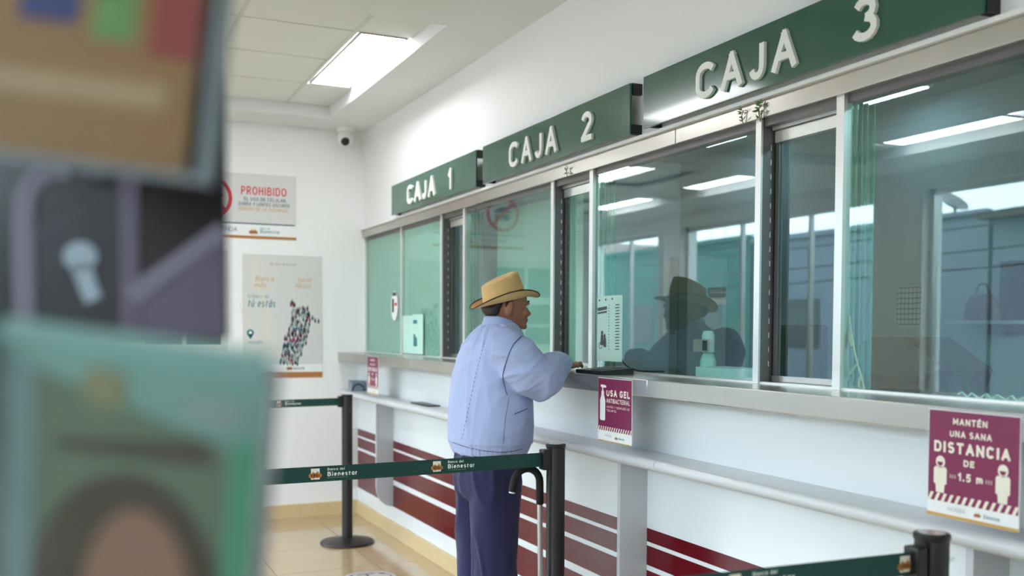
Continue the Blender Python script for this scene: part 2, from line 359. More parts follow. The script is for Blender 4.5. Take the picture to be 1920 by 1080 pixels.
for (tx0, tx1, ty0, ty1) in trays:
    yl = [5.13+0.605*k for k in range(-14, 14) if ty0 < 5.13+0.605*k < ty1]; ys = [ty0]+yl+[ty1]
    xs = sorted([x for x in xl if tx0 < x < tx1]+[tx0, tx1])
    for i in range(len(xs)-1):
        for j in range(len(ys)-1):
            if blocked(xs[i]+0.02, xs[i+1]-0.02, ys[j]+0.02, ys[j+1]-0.02): continue
            box('ceiling_tile', xs[i]+0.003, xs[i+1]-0.003, ys[j]+0.003, ys[j+1]-0.003, TZ+0.003, TZ+0.018, M_tile_c, ceil)
    bars = [(x-0.011, x+0.011, ty0, ty1, TZ-0.002, TZ+0.004) for x in xs[1:-1]]
    for b in bars: box('grid_bar', *b, M_grid, ceil)
    for y in yl:
        for i in range(len(xs)-1):
            if not blocked(xs[i]+0.02, xs[i+1]-0.02, y-0.02, y+0.02): box('grid_bar', xs[i]+0.011, xs[i+1]-0.011, y-0.004, y+0.004, TZ, TZ+0.004, M_grid, ceil)
LN = ['bright rectangular ceiling light panel beside the tray edge, above the far posters', 'ceiling panel mirrored as the long cream bar in the near right pane', 'ceiling panel mirrored as the upper left bar in the pane below CAJA 2', 'ceiling panel mirrored as the right bar in the pane below CAJA 2',
      'ceiling panel mirrored as the lowest bar in the pane below CAJA 2', 'farthest ceiling panel over the deep end of the hall', 'ceiling panel in the middle of the tray, glinting in the CAJA 3 sign', 'ceiling panel by the street windows, left of the camera', 'ceiling panel over the leaflet rack near the camera']
for k, (lx, ly) in enumerate(lights):
    o = empty('ceiling_light', (lx, ly, TZ-0.004))
    tag(o, LN[k], 'ceiling light', 'ceiling light panels')
    x0, x1, y0, y1 = lx-LW/2, lx+LW/2, ly-0.58, ly+0.58
    box('diffuser', x0, x1, y0, y1, TZ-0.001, TZ+0.006, M_lamp, o)
    boxes('frame', [(x0-0.012, x0, y0-0.012, y1+0.012, TZ-0.004, TZ+0.01), (x1, x1+0.012, y0-0.012, y1+0.012, TZ-0.004, TZ+0.01), (x0, x1, y0-0.012, y0, TZ-0.004, TZ+0.01), (x0, x1, y1, y1+0.012, TZ-0.006, TZ+0.01)], mat('grey lamp frame', (120, 118, 114), 0.5), o)
# security camera
o = tag(empty('dome_camera', (1.92, 7.2, 2.92)), 'small white dome security camera with black lens in the ceiling corner', 'camera')
lathe('mount', [(0.03, 0), (0.062, -0.001), (0.062, -0.026), (0.056, -0.034), (0.03, -0.036)], (1.92, 7.2, 2.92), M_letter, o)
v, f = ellg((1.92, 7.2, 2.845), (0.056, 0.056, 0.06), 24, 14); mesh('housing', v, f, M_letter, o, True)
rt_ = Matrix.Rotation(math.radians(-55), 3, 'X')
v, f = ellg((1.908, 7.16, 2.81), (0.033, 0.033, 0.02), 20, 10, rt_); mesh('lens', v, f, M_black, o, True)

# ================================================================== TELLER LINE
# lower wall stripes and shelf with its brackets
BR = [1.625, 3.225, 4.83, 6.455]
seg = [-2.4]+BR+[YB]
for z0, z1 in ((0.600, 0.652), (0.508, 0.584), (0.380, 0.487), (0.196, 0.345)):
    for i in range(len(seg)-1):
        box('stripe', 2.0505, 2.052, seg[i]+(0.012 if i else 0), seg[i+1]-(0.012 if i < 4 else 0), z0, z1, M_stripe, wr)
shelf = tag(empty('counter_shelf', (1.97, 2.5, 0.2)), 'long pale shelf with rounded nose under the steel counter ledge', 'shelf')
r = 0.021; prof = [(2.052, 0.957), (1.916, 0.957)]+[(1.916-r*math.sin(a), 0.936+r*math.cos(a)) for a in [PI*k/10 for k in range(1, 10)]]+[(1.916, 0.915), (2.052, 0.915)]
for a, b in ((-2.4, 2.93), (2.932, YB)):
    v, f = prismg(prof, lambda p, q, t: (p, t, q), a, b); mesh('shelf_board', v, f, M_shelf, shelf, True, 35)
bp = [(2.052, 0.915), (1.93, 0.915), (1.93, 0.34), (1.934, 0.30), (1.945, 0.265), (1.965, 0.235), (1.995, 0.21), (2.03, 0.198), (2.052, 0.196)]
for y in BR:
    v, f = prismg(bp, lambda p, q, t: (p, t, q), y-0.011, y+0.011); mesh('bracket', v, f, M_brk, shelf)
# steel ledge
ledge = tag(empty('counter_ledge', (2.0, 2.5, 1.18)), 'long brushed steel counter ledge below the teller glass', 'counter')
for a, b in ((-2.4, 1.2), (1.2015, 2.975), (2.9765, 5.6), (5.6015, YB)):
    box('ledge_section', 1.895, 2.17, a, b, 1.18, 1.243, M_steel, ledge, 0.003)
box('glazing_channel', 2.112, 2.138, -2.4, YB, 1.243, 1.25, M_alu, ledge)
# header
hd = struct(empty('trim_1', (2.1, 2.5, 2.1)), 'brushed steel header rail above the teller glass')
for a, b in ((-2.4, 1.55), (1.5515, 3.1), (3.1015, 5.05), (5.0515, YB)):
    box('header_section', 2.088, 2.19, a, b, 2.118, 2.176, M_steel, hd, 0.003)
box('top_lip', 2.072, 2.10, -2.4, YB, 2.176, 2.190, M_white, hd)
box('shadow_gap_strip', 2.118, 2.16, -2.4, YB, 2.096, 2.118, M_dsteel, hd)  # dark strip standing in for the shaded gap under the header
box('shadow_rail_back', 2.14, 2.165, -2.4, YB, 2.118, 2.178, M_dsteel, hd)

GZ0, GZ1 = 1.248, 2.10
# bay a: two frosted panes
w = struct(empty('window_5', (GX, 6.5, GZ0)), 'frosted green teller glass at the far end')
box('mullion', 2.105, 2.15, YB-0.03, YB, 1.244, 2.118, M_alu, w)
box('mullion', 2.108, 2.135, 6.44, 6.462, 1.244, 2.118, M_alu, w)
box('pane', 2.119, 2.131, 6.462, YB-0.03, GZ0, GZ1, M_glass, w); box('frosted_film', 2.1315, 2.133, 6.462, YB-0.03, GZ0, GZ1, M_film, w)
box('pane', 2.119, 2.131, 5.668, 6.44, GZ0, GZ1, M_glass, w); box('frosted_film', 2.1315, 2.133, 5.668, 6.44, GZ0, GZ1, M_film, w)
PW = [5.655, 4.151, 2.638, 1.128, -0.382]
def post_sash(k, Yc, w):
    """post at Yc (front face 28 mm) with slotted dark return, then sash down to the thin mullion"""
    yn = Yc-0.014; ym = Yc-0.375
    box('post_face', 2.105, 2.113, yn, Yc+0.014, 1.244, 2.118, M_alu, w)
    box('post_return', 2.113, 2.163, yn+0.001, yn+0.02, 1.244, 2.118, M_dsteel, w)
    boxes('slot_strip', [(2.146, 2.150, yn, yn+0.0015, 1.30+0.048*i, 1.318+0.048*i) for i in range(16)], M_alu, w)['kind'] = 'stuff'
    box('sash_jamb', 2.163, 2.19, yn-0.006, yn+0.022, 1.244, 2.118, M_black, w)
    fr = boxes('sash_frame', [(2.162, 2.18, yn-0.022, yn-0.006, 1.246, 2.10), (2.162, 2.18, ym+0.01, yn-0.006, 1.246, 1.264)], M_dsteel, w)
    box('sash_top_rail', 2.158, 2.182, ym+0.005, yn-0.006, 2.045, 2.082, M_alu, w)
    box('sash_track', 2.15, 2.19, ym+0.005, yn-0.002, 2.086, 2.118, M_alu, w)
    box('sash_bottom_rail', 2.157, 2.182, ym+0.005, yn-0.006, 1.246, 1.270, M_steel, w)
    box('sash_pane', 2.167, 2.174, ym, yn-0.022, 1.27, 2.045, M_glass, w)
    box('mullion', 2.105, 2.137, ym-0.018, ym+0.014, 1.244, 2.118, M_alu, w)
    return ym-0.018
fin_no = 0
def fins(y, w):
    for i, x in enumerate((2.142, 2.163, 2.184, 2.212)):
        box('glass_fin_edge', x, x+0.0035, y-0.013, y+0.001, 1.246, 2.10, M_gedge, w)
    box('glass_fin', 2.14, 2.216, y-0.006, y-0.001, 1.246, 2.10, M_glass, w)
names = ['teller window pane under the first counter sign', 'teller window pane under the second counter sign', 'teller window pane under the third counter sign', 'teller window pane beyond the third sign']
cur = w
for k in range(4):
    ym = post_sash(k, PW[k], cur)
    cur = struct(empty('window_%d' % (6+k), (GX, (ym+PW[k+1])/2, GZ0)), names[k])
    box('pane', 2.119, 2.131, PW[k+1]+0.014, ym, GZ0, GZ1, M_glass, cur)
    fins(ym, cur)
box('frosted_film', 2.30, 2.302, 4.2, 5.24, GZ0, GZ1, M_film, bpy.data.objects['window_6'])

# CAJA signs
def caja(y0, y1, num, label):
    o = tag(empty('counter_sign', (2.05, (y0+y1)/2, 2.198)), label, 'sign', 'counter number signs')
    box('panel', 2.045, 2.055, y0, y1, 2.198, 2.398, M_sign, o, 0.002)
    for z0, z1 in ((2.355, 2.398), (2.199, 2.236)):
        box('mounting_bracket', 2.055, 2.10, y0-0.004, y0+0.02, z0, z1, M_black, o)
        box('mounting_bracket', 2.055, 2.10, y1-0.05, y1-0.03, z0, z1, M_black, o)
    sh = Sheet((2.045, y1, 0), (0, -1, 0), (0, 0, 1))
    for ch, a, b in (('C', 0.362, 0.474), ('A', 0.508, 0.622), ('J', 0.658, 0.732), ('A', 0.77, 0.884), (num, 1.115, 1.21 if num != '1' else 1.165)):
        vv, f = raisedg(sh, ch, a, b, 2.228, 2.352, 0.0235, 0.0, 0.011)
        mesh('letter', vv, f, M_letter, o)
caja(4.953, 6.465, '1', 'green counter sign reading CAJA 1, farthest of the three')
caja(3.358, 4.857, '2', 'green counter sign reading CAJA 2, in the middle of the row')
caja(1.717, 3.26, '3', 'green counter sign reading CAJA 3, nearest and cut by the frame')

# ================================================================== POSTERS AND NOTICES
def stroke(sh, pts, w, z=0.0012):
    V, F = [], []
    for i, (a, b) in enumerate(pts):
        p0 = pts[max(i-1, 0)]; p1 = pts[min(i+1, len(pts)-1)]; dx, dy = p1[0]-p0[0], p1[1]-p0[1]; l = math.hypot(dx, dy) or 1
        V += [sh.p(a-dy/l*w/2, b+dx/l*w/2, z), sh.p(a+dy/l*w/2, b-dx/l*w/2, z)]
    return V, [(2*i, 2*i+1, 2*i+3, 2*i+2) for i in range(len(pts)-1)]
def emblem(sh, x, y, s, parent, z=0.0012):      # small cream square with a brown group of figures
    sh.rect('emblem', x-0.38*s, x+0.38*s, y-0.45*s, y+0.5*s, M_cream, parent, z)
    L = [sh.discg(x+a*s, y+b*s, r_*s, r2_*s, z+0.0003, 10) for a, b, r_, r2_ in ((-0.42, -0.12, 0.17, 0.2), (0.42, -0.12, 0.17, 0.2), (-0.2, -0.08, 0.16, 0.3), (0.0, -0.1, 0.17, 0.22), (0.2, -0.05, 0.15, 0.3))]
    v, f = join(L); mesh('emblem_figures', v, f, M_brown, parent)
# no-phones sign
o = tag(empty('prohibition_sign', (1.18, YB, 2.08)), 'pale PROHIBIDO notice with red no-entry circle on the back wall', 'sign')
sh = Sheet((0.78, YB-0.001, 2.08), (1, 0, 0), (0, 0, 1))
v, f = sh.boxg(0, 0.80, 0, 0.472, 0, 0.004); mesh('board', v, f, M_paper, o)
sh.o = sh.p(0, 0, 0.004)
sh.rect('grey_field', 0, 0.80, 0.112, 0.472, M_pgrey, o); sh.rect('navy_rule', 0, 0.79, 0.104, 0.113, M_navy, o); sh.rect('brown_band', 0, 0.80, 0, 0.02, M_brown, o)
lettering(sh, [('PROHIBIDO', 0.399, 0.318, 0.062, 0.329, {'bold': 0.055})], M_red, o)
lettering(sh, [('EL USO DE CELULAR,', 0.42, 0.275, 0.026, 0.31), ('GORRA Y LENTES OSCUROS', 0.38, 0.238, 0.026, 0.371)], M_navy, o, bold=0.045)
lettering(sh, [('DENTRO DE LA SUCURSAL.', 0.38, 0.203, 0.025, 0.371)], M_gold, o, bold=0.045)
lettering(sh, [('HACIENDA', 0.16, 0.046, 0.034, 0.21)], M_navy, o, bold=0.0)
emblem(sh, 0.485, 0.052, 0.055, o); lettering(sh, [('Banco del', 0.535, 0.07, 0.014, 0.07), ('Bienestar', 0.535, 0.042, 0.024, 0.145)], M_teal, o)
v, f = sh.ringg(0.19, 0.285, 0.118, 0.146); mesh('red_ring', v, f, M_red, o)
v, f = join([sh.polyg([(0.12, 0.31), (0.16, 0.34), (0.22, 0.34), (0.26, 0.31), (0.27, 0.295), (0.11, 0.295)]), sh.discg(0.155, 0.255, 0.034, 0.026), sh.discg(0.225, 0.255, 0.034, 0.026)]); mesh('cap_and_glasses', v, f, M_navy, o)
v, f = sh.polyg([(0.09, 0.365), (0.11, 0.385), (0.29, 0.205), (0.27, 0.185)], 0.0016); mesh('red_slash', v, f, M_red, o)
# crowd poster
o = tag(empty('crowd_poster', (1.48, YB, 1.054)), 'cream poster with a figure made of many tiny people on the back wall', 'poster')
sh = Sheet((1.185, YB-0.001, 1.054), (1, 0, 0), (0, 0, 1))
v, f = sh.boxg(0, 0.59, 0, 0.912, 0, 0.003); mesh('sheet', v, f, M_paper, o); sh.o = sh.p(0, 0, 0.003)
sh.rect('sand_field', 0, 0.59, 0.10, 0.912, M_pgrey, o); sh.rect('ochre_band', 0, 0.59, 0, 0.042, M_brown, o)
L = []
for k in range(16):
    L.append(stroke(sh, [(0.004+0.012*k+0.03*math.sin(y*9+k*0.45)+0.02*math.sin(y*21+k*0.3)+0.03, y) for y in [0.15+0.74*i/40 for i in range(41)]], 0.004, 0.00085+0.00001*k))
L = [(v, f) for v, f in L]
v, f = join(L); mesh('wavy_lines', v, f, M_sageink, o)
lettering(sh, [('Banca', 0.09, 0.715, 0.036, None, {'shear': 0.25}), ('Social', 0.40, 0.715, 0.036, 0.1, {'shear': 0.25}), ('más', 0.085, 0.67, 0.036, None, {'shear': 0.25}), ('México', 0.385, 0.67, 0.036, 0.115, {'shear': 0.25})], M_gold, o, bold=0.01)
lettering(sh, [('El Banco del', 0.04, 0.592, 0.024, 0.15), ('tú estás', 0.035, 0.525, 0.055, 0.2, {'shear': 0.2, 'bold': 0.03}), ('misión', 0.04, 0.25, 0.03, 0.1, {'shear': 0.2})], M_teal, o, bold=0.0)
v, f = join([sh.discg(0.055, 0.335, 0.026), sh.polyg([(0.034, 0.32), (0.076, 0.32), (0.055, 0.285)])]); mesh('map_pin', v, f, M_teal, o)
v, f = sh.discg(0.055, 0.337, 0.011, None, 0.0016); mesh('map_pin_hole', v, f, M_paper, o)
emblem(sh, 0.34, 0.072, 0.04, o); lettering(sh, [('Bienestar', 0.37, 0.06, 0.022, 0.085)], M_ink, o)
lettering(sh, [('Bienestar', 0.20, 0.835, 0.02, 0.2)], M_inkl, o)
cols = {'dark_figures': [], 'red_figures': [], 'teal_figures': [], 'sand_figures': []}
rr = random.Random(3)
prev = None
for j in range(18):
    y = 0.115+0.0285*j; j = j*0.77
    if j < 11: xa, xb = 0.275+0.007*j+(0.02 if j > 6 else 0), 0.41+0.013*min(j, 7)-0.006*max(0, j-8)
    else: xa, xb = 0.33+0.012*(j-10), 0.47-0.045*(j-10)
    x = xa
    while x <= xb:
        px, py = x+rr.uniform(-0.005, 0.005), y+rr.uniform(-0.01, 0.01)
        g = rr.choice(list(cols)); cols[g] += [sh.discg(px, py+0.013, 0.0055, None, 0.0014, 8), sh.polyg([(px-0.009, py+0.006), (px+0.009, py+0.006), (px+0.004, py-0.02), (px-0.004, py-0.02)], 0.0014)]
        x += 0.0175
for a, b in ((0.49, 0.47), (0.515, 0.45), (0.535, 0.43), (0.56, 0.425)):
    cols['dark_figures'] += [sh.discg(a, b+0.013, 0.0055, None, 0.0014, 8), sh.polyg([(a-0.009, b+0.006), (a+0.009, b+0.006), (a+0.004, b-0.02), (a-0.004, b-0.02)], 0.0014)]
for nme, m in (('dark_figures', M_ink), ('red_figures', M_maroon), ('teal_figures', M_teal), ('sand_figures', M_inkl)):
    v, f = join(cols[nme]); mesh(nme, v, f, m, o)['kind'] = 'stuff'
# photo notice left of it (mostly seen mirrored)
o = tag(empty('photo_notice', (0.76, YB, 1.25)), 'notice board with dark photographs on the back wall, mirrored behind the hat', 'poster')
sh = Sheet((0.46, YB-0.001, 1.25), (1, 0, 0), (0, 0, 1)); v, f = sh.boxg(0, 0.62, 0, 0.74, 0, 0.004); mesh('sheet', v, f, M_pgrey, o); sh.o = sh.p(0, 0, 0.004)
for a, b, c, d in ((0.06, 0.28, 0.44, 0.68), (0.31, 0.56, 0.42, 0.68), (0.05, 0.57, 0.22, 0.38), (0.05, 0.3, 0.05, 0.19), (0.33, 0.57, 0.05, 0.19)): sh.rect('photograph', a, b, c, d, M_navy if c > 0.4 else M_ink, o)

# maroon notices on the ledge front
def hatch(sh, W_, y0, y1, parent, n=13):
    L = []; p = W_/n
    for i in range(n):
        a = i*p; L.append(sh.polyg([(a+p*0.05, y0), (a+p*0.5, y0), (min(a+p*1.0, W_), y1), (min(a+p*0.55, W_), y1)]))
    v, f = join(L); mesh('hazard_stripes', v, f, M_cream, parent)
def person_icon(sh, x, y, s):
    body = [(x-0.26*s, y+0.42*s), (x-0.2*s, y+0.5*s), (x+0.2*s, y+0.5*s), (x+0.26*s, y+0.42*s), (x+0.26*s, y-0.05*s), (x+0.18*s, y-0.1*s), (x+0.16*s, y-0.36*s), (x-0.16*s, y-0.36*s), (x-0.18*s, y-0.1*s), (x-0.26*s, y-0.05*s)]
    return [sh.polyg(body), sh.discg(x, y+0.66*s, 0.185*s, 0.2*s)], sh.polyg([(x-0.12*s, y+0.66*s), (x+0.12*s, y+0.66*s), (x+0.08*s, y+0.55*s), (x, y+0.52*s), (x-0.08*s, y+0.55*s)], 0.0016)
def distancia(yl, label, small=False):
    o = tag(empty('distance_notice', (1.89, yl-0.125, 0.98)), label, 'sign', 'maroon notices on the counter')
    sh = Sheet((1.8945, yl, 0.98), (0, -1, 0), (0, 0, 1)); v, f = sh.boxg(0, 0.25, 0, 0.255, 0, 0.0015); mesh('sheet', v, f, M_paper, o); sh.o = sh.p(0, 0, 0.0015)
    sh.rect('maroon_field', 0.002, 0.248, 0.037, 0.253, M_maroon, o); sh.rect('gold_band', 0, 0.25, 0, 0.008, M_gold, o)
    lettering(sh, [('MANTÉN', 0.118, 0.222, 0.0155, 0.094, 'c'), ('UNA SANA', 0.12, 0.193, 0.0155, 0.115, 'c'), ('DISTANCIA', 0.122, 0.154, 0.027, 0.208, 'c', {'bold': 0.065}), ('DE', 0.118, 0.127, 0.0155, 0.03, 'c'), ('1.5 m', 0.122, 0.092, 0.0195, 0.068, 'c'), ('>>>', 0.073, 0.094, 0.014, 0.018, 'c', {'bold': 0.0}), ('<<<', 0.172, 0.094, 0.014, 0.018, 'c', {'bold': 0.0})], M_cream, o, bold=0.055)
    A, ma = person_icon(sh, 0.037, 0.083, 0.072); B, mb = person_icon(sh, 0.208, 0.083, 0.072)
    for I, mk in ((A, ma), (B, mb)):
        ic = mesh('person_icon', *I[0], M_cream, o); mesh('head_icon', *I[1], M_cream, ic); mesh('mask_icon', *mk, M_maroon, ic)
    hatch(sh, 0.25, 0.036, 0.056, o)
    lettering(sh, [('HACIENDA', 0.06, 0.018, 0.009, 0.05, {'bold': 0.0})], M_inkl, o); emblem(sh, 0.143, 0.021, 0.016, o)
    lettering(sh, [('Bienestar', 0.16, 0.016, 0.009, 0.043)], M_teal, o)
distancia(1.718, 'maroon MANTÉN UNA SANA DISTANCIA notice at the near right end of the counter')
distancia(6.525, 'small-looking far maroon DISTANCIA notice near the grey box on the shelf')
o = tag(empty('gel_notice', (1.89, 3.2, 0.99)), 'maroon USA GEL ANTIBACTERIAL notice with white pump bottle on the ledge', 'sign', 'maroon notices on the counter')
sh = Sheet((1.8945, 3.325, 0.991), (0, -1, 0), (0, 0, 1)); v, f = sh.boxg(0, 0.25, 0, 0.245, 0, 0.0015); mesh('sheet', v, f, M_paper, o); sh.o = sh.p(0, 0, 0.0015)
sh.rect('maroon_field', 0.002, 0.248, 0.042, 0.243, M_maroon, o); sh.rect('gold_band', 0, 0.25, 0, 0.004, M_gold, o)
v, f = sh.polyg([(0.016, 0.085), (0.022, 0.08), (0.05, 0.08), (0.056, 0.085), (0.056, 0.158), (0.046, 0.178), (0.046, 0.192), (0.04, 0.196), (0.039, 0.207), (0.062, 0.208), (0.062, 0.214), (0.05, 0.218), (0.022, 0.218), (0.018, 0.212), (0.032, 0.206), (0.031, 0.196), (0.026, 0.192), (0.026, 0.178), (0.016, 0.158)]); mesh('pump_bottle_icon', v, f, M_paper, o)
lettering(sh, [('USA GEL', 0.065, 0.175, 0.026, 0.172, {'bold': 0.06}), ('ANTIBACTERIAL', 0.065, 0.15, 0.017, 0.172, {'bold': 0.035}), ('ANTES Y DESPUÉS DE', 0.067, 0.131, 0.008, 0.168), ('TOCAR EL', 0.067, 0.117, 0.008, 0.075)], M_cream, o, bold=0.02)
hatch(sh, 0.25, 0.04, 0.058, o, 15); lettering(sh, [('HACIENDA', 0.055, 0.02, 0.008, 0.05, {'bold': 0.0})], M_inkl, o); emblem(sh, 0.14, 0.02, 0.016, o); lettering(sh, [('Bienestar', 0.156, 0.016, 0.008, 0.045)], M_teal, o)

# papers on the glass
o = tag(empty('price_sheet', (2.117, 3.63, 1.285)), 'printed list taped to the glass beside the keypad', 'notice')
sh = Sheet((2.1185, 3.735, 1.287), (0, -1, 0), (0, 0, 1)); v, f = sh.boxg(0, 0.212, 0, 0.28, 0, 0.0008); mesh('sheet', v, f, mat('aqua tinted paper', (190, 228, 216), 0.6), o); sh.o = sh.p(0, 0, 0.0008)
L = [sh.discg(0.02, 0.262, 0.005), sh.discg(0.075, 0.264, 0.005), sh.discg(0.13, 0.266, 0.005), sh.polyg([(0.006, 0.215), (0.085, 0.222), (0.085, 0.236), (0.006, 0.23)]), sh.polyg([(0.006, 0.202), (0.085, 0.208), (0.085, 0.216), (0.006, 0.21)])]
L += [sh.polyg([(0.155+0.004*(i % 2), 0.05+0.0125*i), (0.19, 0.051+0.0125*i), (0.19, 0.055+0.0125*i), (0.155+0.004*(i % 2), 0.054+0.0125*i)]) for i in range(16)]
L += [sh.polyg([(0.10, 0.05+0.0125*i), (0.106, 0.05+0.0125*i), (0.106, 0.054+0.0125*i), (0.10, 0.054+0.0125*i)]) for i in range(16)]
L += [sh.discg(0.045, 0.12, 0.009, 0.011), sh.polyg([(0.03, 0.068), (0.06, 0.068), (0.056, 0.112), (0.036, 0.112)]), sh.discg(0.067, 0.107, 0.008, 0.01), sh.polyg([(0.058, 0.06), (0.082, 0.06), (0.078, 0.1), (0.06, 0.1)]), sh.ringg(0.034, 0.066, 0.011, 0.015, 0.0014, 20)]
v, f = join(L); mesh('printed_text_and_figures', v, f, M_ink, o)['kind'] = 'stuff'
o = tag(empty('window_papers', (2.118, 6.2, 1.255)), 'two pale sheets taped low on the far frosted pane', 'notice')
sh = Sheet((2.1185, 6.435, 1.257), (0, -1, 0), (0, 0, 1)); v, f = sh.boxg(0, 0.2, 0, 0.255, 0, 0.0008); mesh('sheet', v, f, MATS['aqua tinted paper'], o); v, f = sh.boxg(0.2, 0.415, 0, 0.262, 0.0004, 0.0016); mesh('sheet', v, f, MATS['aqua tinted paper'], o); sh.o = sh.p(0, 0, 0.0016)
L = [sh.polyg([(0.22, 0.2), (0.3, 0.2), (0.3, 0.225), (0.22, 0.225)]), sh.polyg([(0.225, 0.05), (0.27, 0.05), (0.265, 0.13), (0.23, 0.13)]), sh.polyg([(0.265, 0.05), (0.3, 0.05), (0.297, 0.11), (0.27, 0.11)])]
v, f = join(L); mesh('printed_figures', v, f, M_teal, o)['kind'] = 'stuff'
o = tag(empty('hours_decal', (2.118, 6.63, 1.47)), 'white oval decal with dark print on the farthest frosted pane', 'decal')
sh = Sheet((2.1186, 6.63, 1.585), (0, -1, 0), (0, 0, 1)); v, f = sh.discg(0, 0, 0.078, 0.105, 0.0005, 28); mesh('oval', v, f, M_paper, o)
v, f = join([sh.polyg([(-0.05, 0.07), (0.05, 0.07), (0.03, 0.095), (-0.03, 0.095)]), sh.polyg([(-0.055, -0.045), (-0.01, -0.045), (-0.01, 0.05), (-0.055, 0.05)])]); mesh('dark_print', v, f, M_ink, o)
v, f = sh.polyg([(0.005, 0.0), (0.06, 0.0), (0.06, 0.02), (0.005, 0.02)]); mesh('red_print', v, f, M_red, o)
# floor decal
o = tag(empty('floor_decal', (1.57, 5.37, 0)), 'worn round grey floor sticker on the beige tiles near the far post', 'decal')
sh = Sheet((1.57, 5.37, 0.0006), (1, 0, 0), (0, 1, 0)); v, f = sh.discg(0, 0, 0.15, None, 0.0006, 40); mesh('disc', v, f, mat('worn grey vinyl', (188, 182, 178), 0.4, vary=0.1, scale=20), o)
v, f = join([sh.polyg([(-0.05, 0.075), (0.05, 0.075), (0.05, 0.09), (-0.05, 0.09)]), sh.polyg([(-0.006, 0.02), (0.006, 0.02), (0.006, 0.09), (-0.006, 0.09)]), sh.polyg([(0.07, 0.06), (0.1, 0.045), (0.11, 0.06), (0.08, 0.08)]), sh.polyg([(-0.11, 0.045), (-0.075, 0.07), (-0.085, 0.085), (-0.12, 0.06)]), sh.ringg(0, 0, 0.12, 0.126)]); mesh('printed_arrows', v, f, M_ink, o)

# ================================================================== QUEUE BARRIERS
def stanchion(x, y, z0, z1, label, belt_to=None, logos=(), sag=0.006):
    o = tag(empty('queue_post', (x, y, 0)), label, 'barrier post', 'black queue barrier posts')
    lathe('base', [(0.0005, 0), (0.176, 0), (0.178, 0.006), (0.172, 0.016), (0.09, 0.03), (0.045, 0.036), (0.0005, 0.036)], (x, y, 0), M_post, o, 44)
    n = 36; ring = []
    for k in range(n):
        a = 2*PI*k/n; rr_ = 0.0355-(0.005 if k % 9 in (0,) else 0.0); ring.append((rr_*math.cos(a+0.5), rr_*math.sin(a+0.5)))
    v, f = prismg(ring, lambda p, q, t: (x+p, y+q, t), 0.03, 0.976); mesh('pole', v, f, M_post, o, True, 30)
    lathe('cap', [(0.0005, 0), (0.037, 0), (0.0385, 0.003), (0.0385, 0.012), (0.036, 0.014), (0.0005, 0.014)], (x, y, 0.974), M_black, o)
    v, f = latheg([(0.0005, 0), (0.029, 0), (0.029, 0.0012), (0.0005, 0.0012)], (x, y, 0.988)); mesh('cap_disc', v, f, M_steel, o)
    if belt_to is not None:
        box('belt_head', x-0.062, x-0.03, y-0.02, y+0.02, z0-0.012, z1+0.012, M_black, o, 0.004)
        n = 24; pts = [(x-0.05+(belt_to-x+0.05)*i/n, z0-sag*math.sin(PI*i/n)) for i in range(n+1)]
        V = []; F = []
        for px, zz in pts: V += [(px, y-0.0008, zz), (px, y-0.0008, zz+z1-z0), (px, y+0.0008, zz+z1-z0), (px, y+0.0008, zz)]
        for i in range(n):
            for q in range(4): F.append((4*i+q, 4*i+(q+1) % 4, 4*i+4+(q+1) % 4, 4*i+4+q))
        F += [(0, 1, 2, 3), (4*n, 4*n+1, 4*n+2, 4*n+3)]
        belt = mesh('belt', V, F, M_belt, o)
        for lx in logos:
            t = (x-0.05-lx)/(x-0.05-belt_to); zz = z0-sag*math.sin(PI*t)
            sh = Sheet((lx, y-0.0009, zz), (1, 0, 0), (0, 0, 1)); hh = z1-z0
            emblem(sh, 0, hh*0.5, hh*0.74, belt, 0.0006)
            lettering(sh, [('Banco del', 0.042, hh*0.70, hh*0.17, 0.06, {'bold': 0.03}), ('Bienestar', 0.042, hh*0.33, hh*0.29, 0.105, {'bold': 0.04}), ('-------', 0.042, hh*0.2, hh*0.07, 0.07)], M_letter, belt, z=0.0008)
    return o
stanchion(1.69, 6.31, 0.917, 0.966, 'black queue post standing near the far corner by the back wall', -0.5, [1.24, 0.8, 0.36])
stanchion(1.69, 3.29, 0.904, 0.957, 'black queue post right beside the man with a cane', -0.5, [0.33, 0.77, 1.21])
stanchion(1.69, 1.52, 0.902, 0.951, 'nearest black queue post, cut off by the lower right frame edge', -0.5, [0.72, 1.17, 1.612], -0.009)
for y, l in ((6.31, 'far'), (3.29, 'middle'), (1.52, 'near')): stanchion(-0.53, y, 0, 0, 'queue post at the outer end of the %s belt, behind the leaflet rack' % l)

# ================================================================== SMALL THINGS ON THE COUNTER
o = tag(empty('tissue_box', (1.985, 7.14, 0.957)), 'small grey box with dark arched print on the far end of the shelf', 'box')
box('carton', 1.935, 2.035, 7.09, 7.19, 0.957, 1.035, mat('grey blue card', (128, 142, 152), 0.5), o, 0.003)
sh = Sheet((1.985, 7.09, 0.957), (1, 0, 0), (0, 0, 1))
v, f = stroke(sh, [(0.045*math.cos(a), 0.002+0.05*math.sin(a)) for a in [PI*k/14 for k in range(15)]], 0.014); mesh('printed_arch', v, f, M_navy, o)
o = tag(box('black_folder', 1.965, 2.045, 5.5, 5.82, 0.958, 0.964, M_black, None, 0.002), 'flat black folder lying on the shelf behind the man', 'folder')
o = tag(empty('keypad', (2.0, 3.55, 1.243)), 'black keypad lying on the steel ledge beside the man\'s hand', 'keypad')
v, f = prismg([(1.925, 1.244), (2.075, 1.244), (2.075, 1.268), (1.925, 1.258)], lambda p, q, t: (p, t, q), 3.36, 3.57); mesh('body', v, f, M_black, o)
for i in range(4):
    for j in range(3): x = 1.94+0.028*i; z = 1.258+(x-1.925)/15; box('key', x, x+0.018, 3.39+0.03*j, 3.412+0.03*j, z, z+0.004, M_dsteel, o)
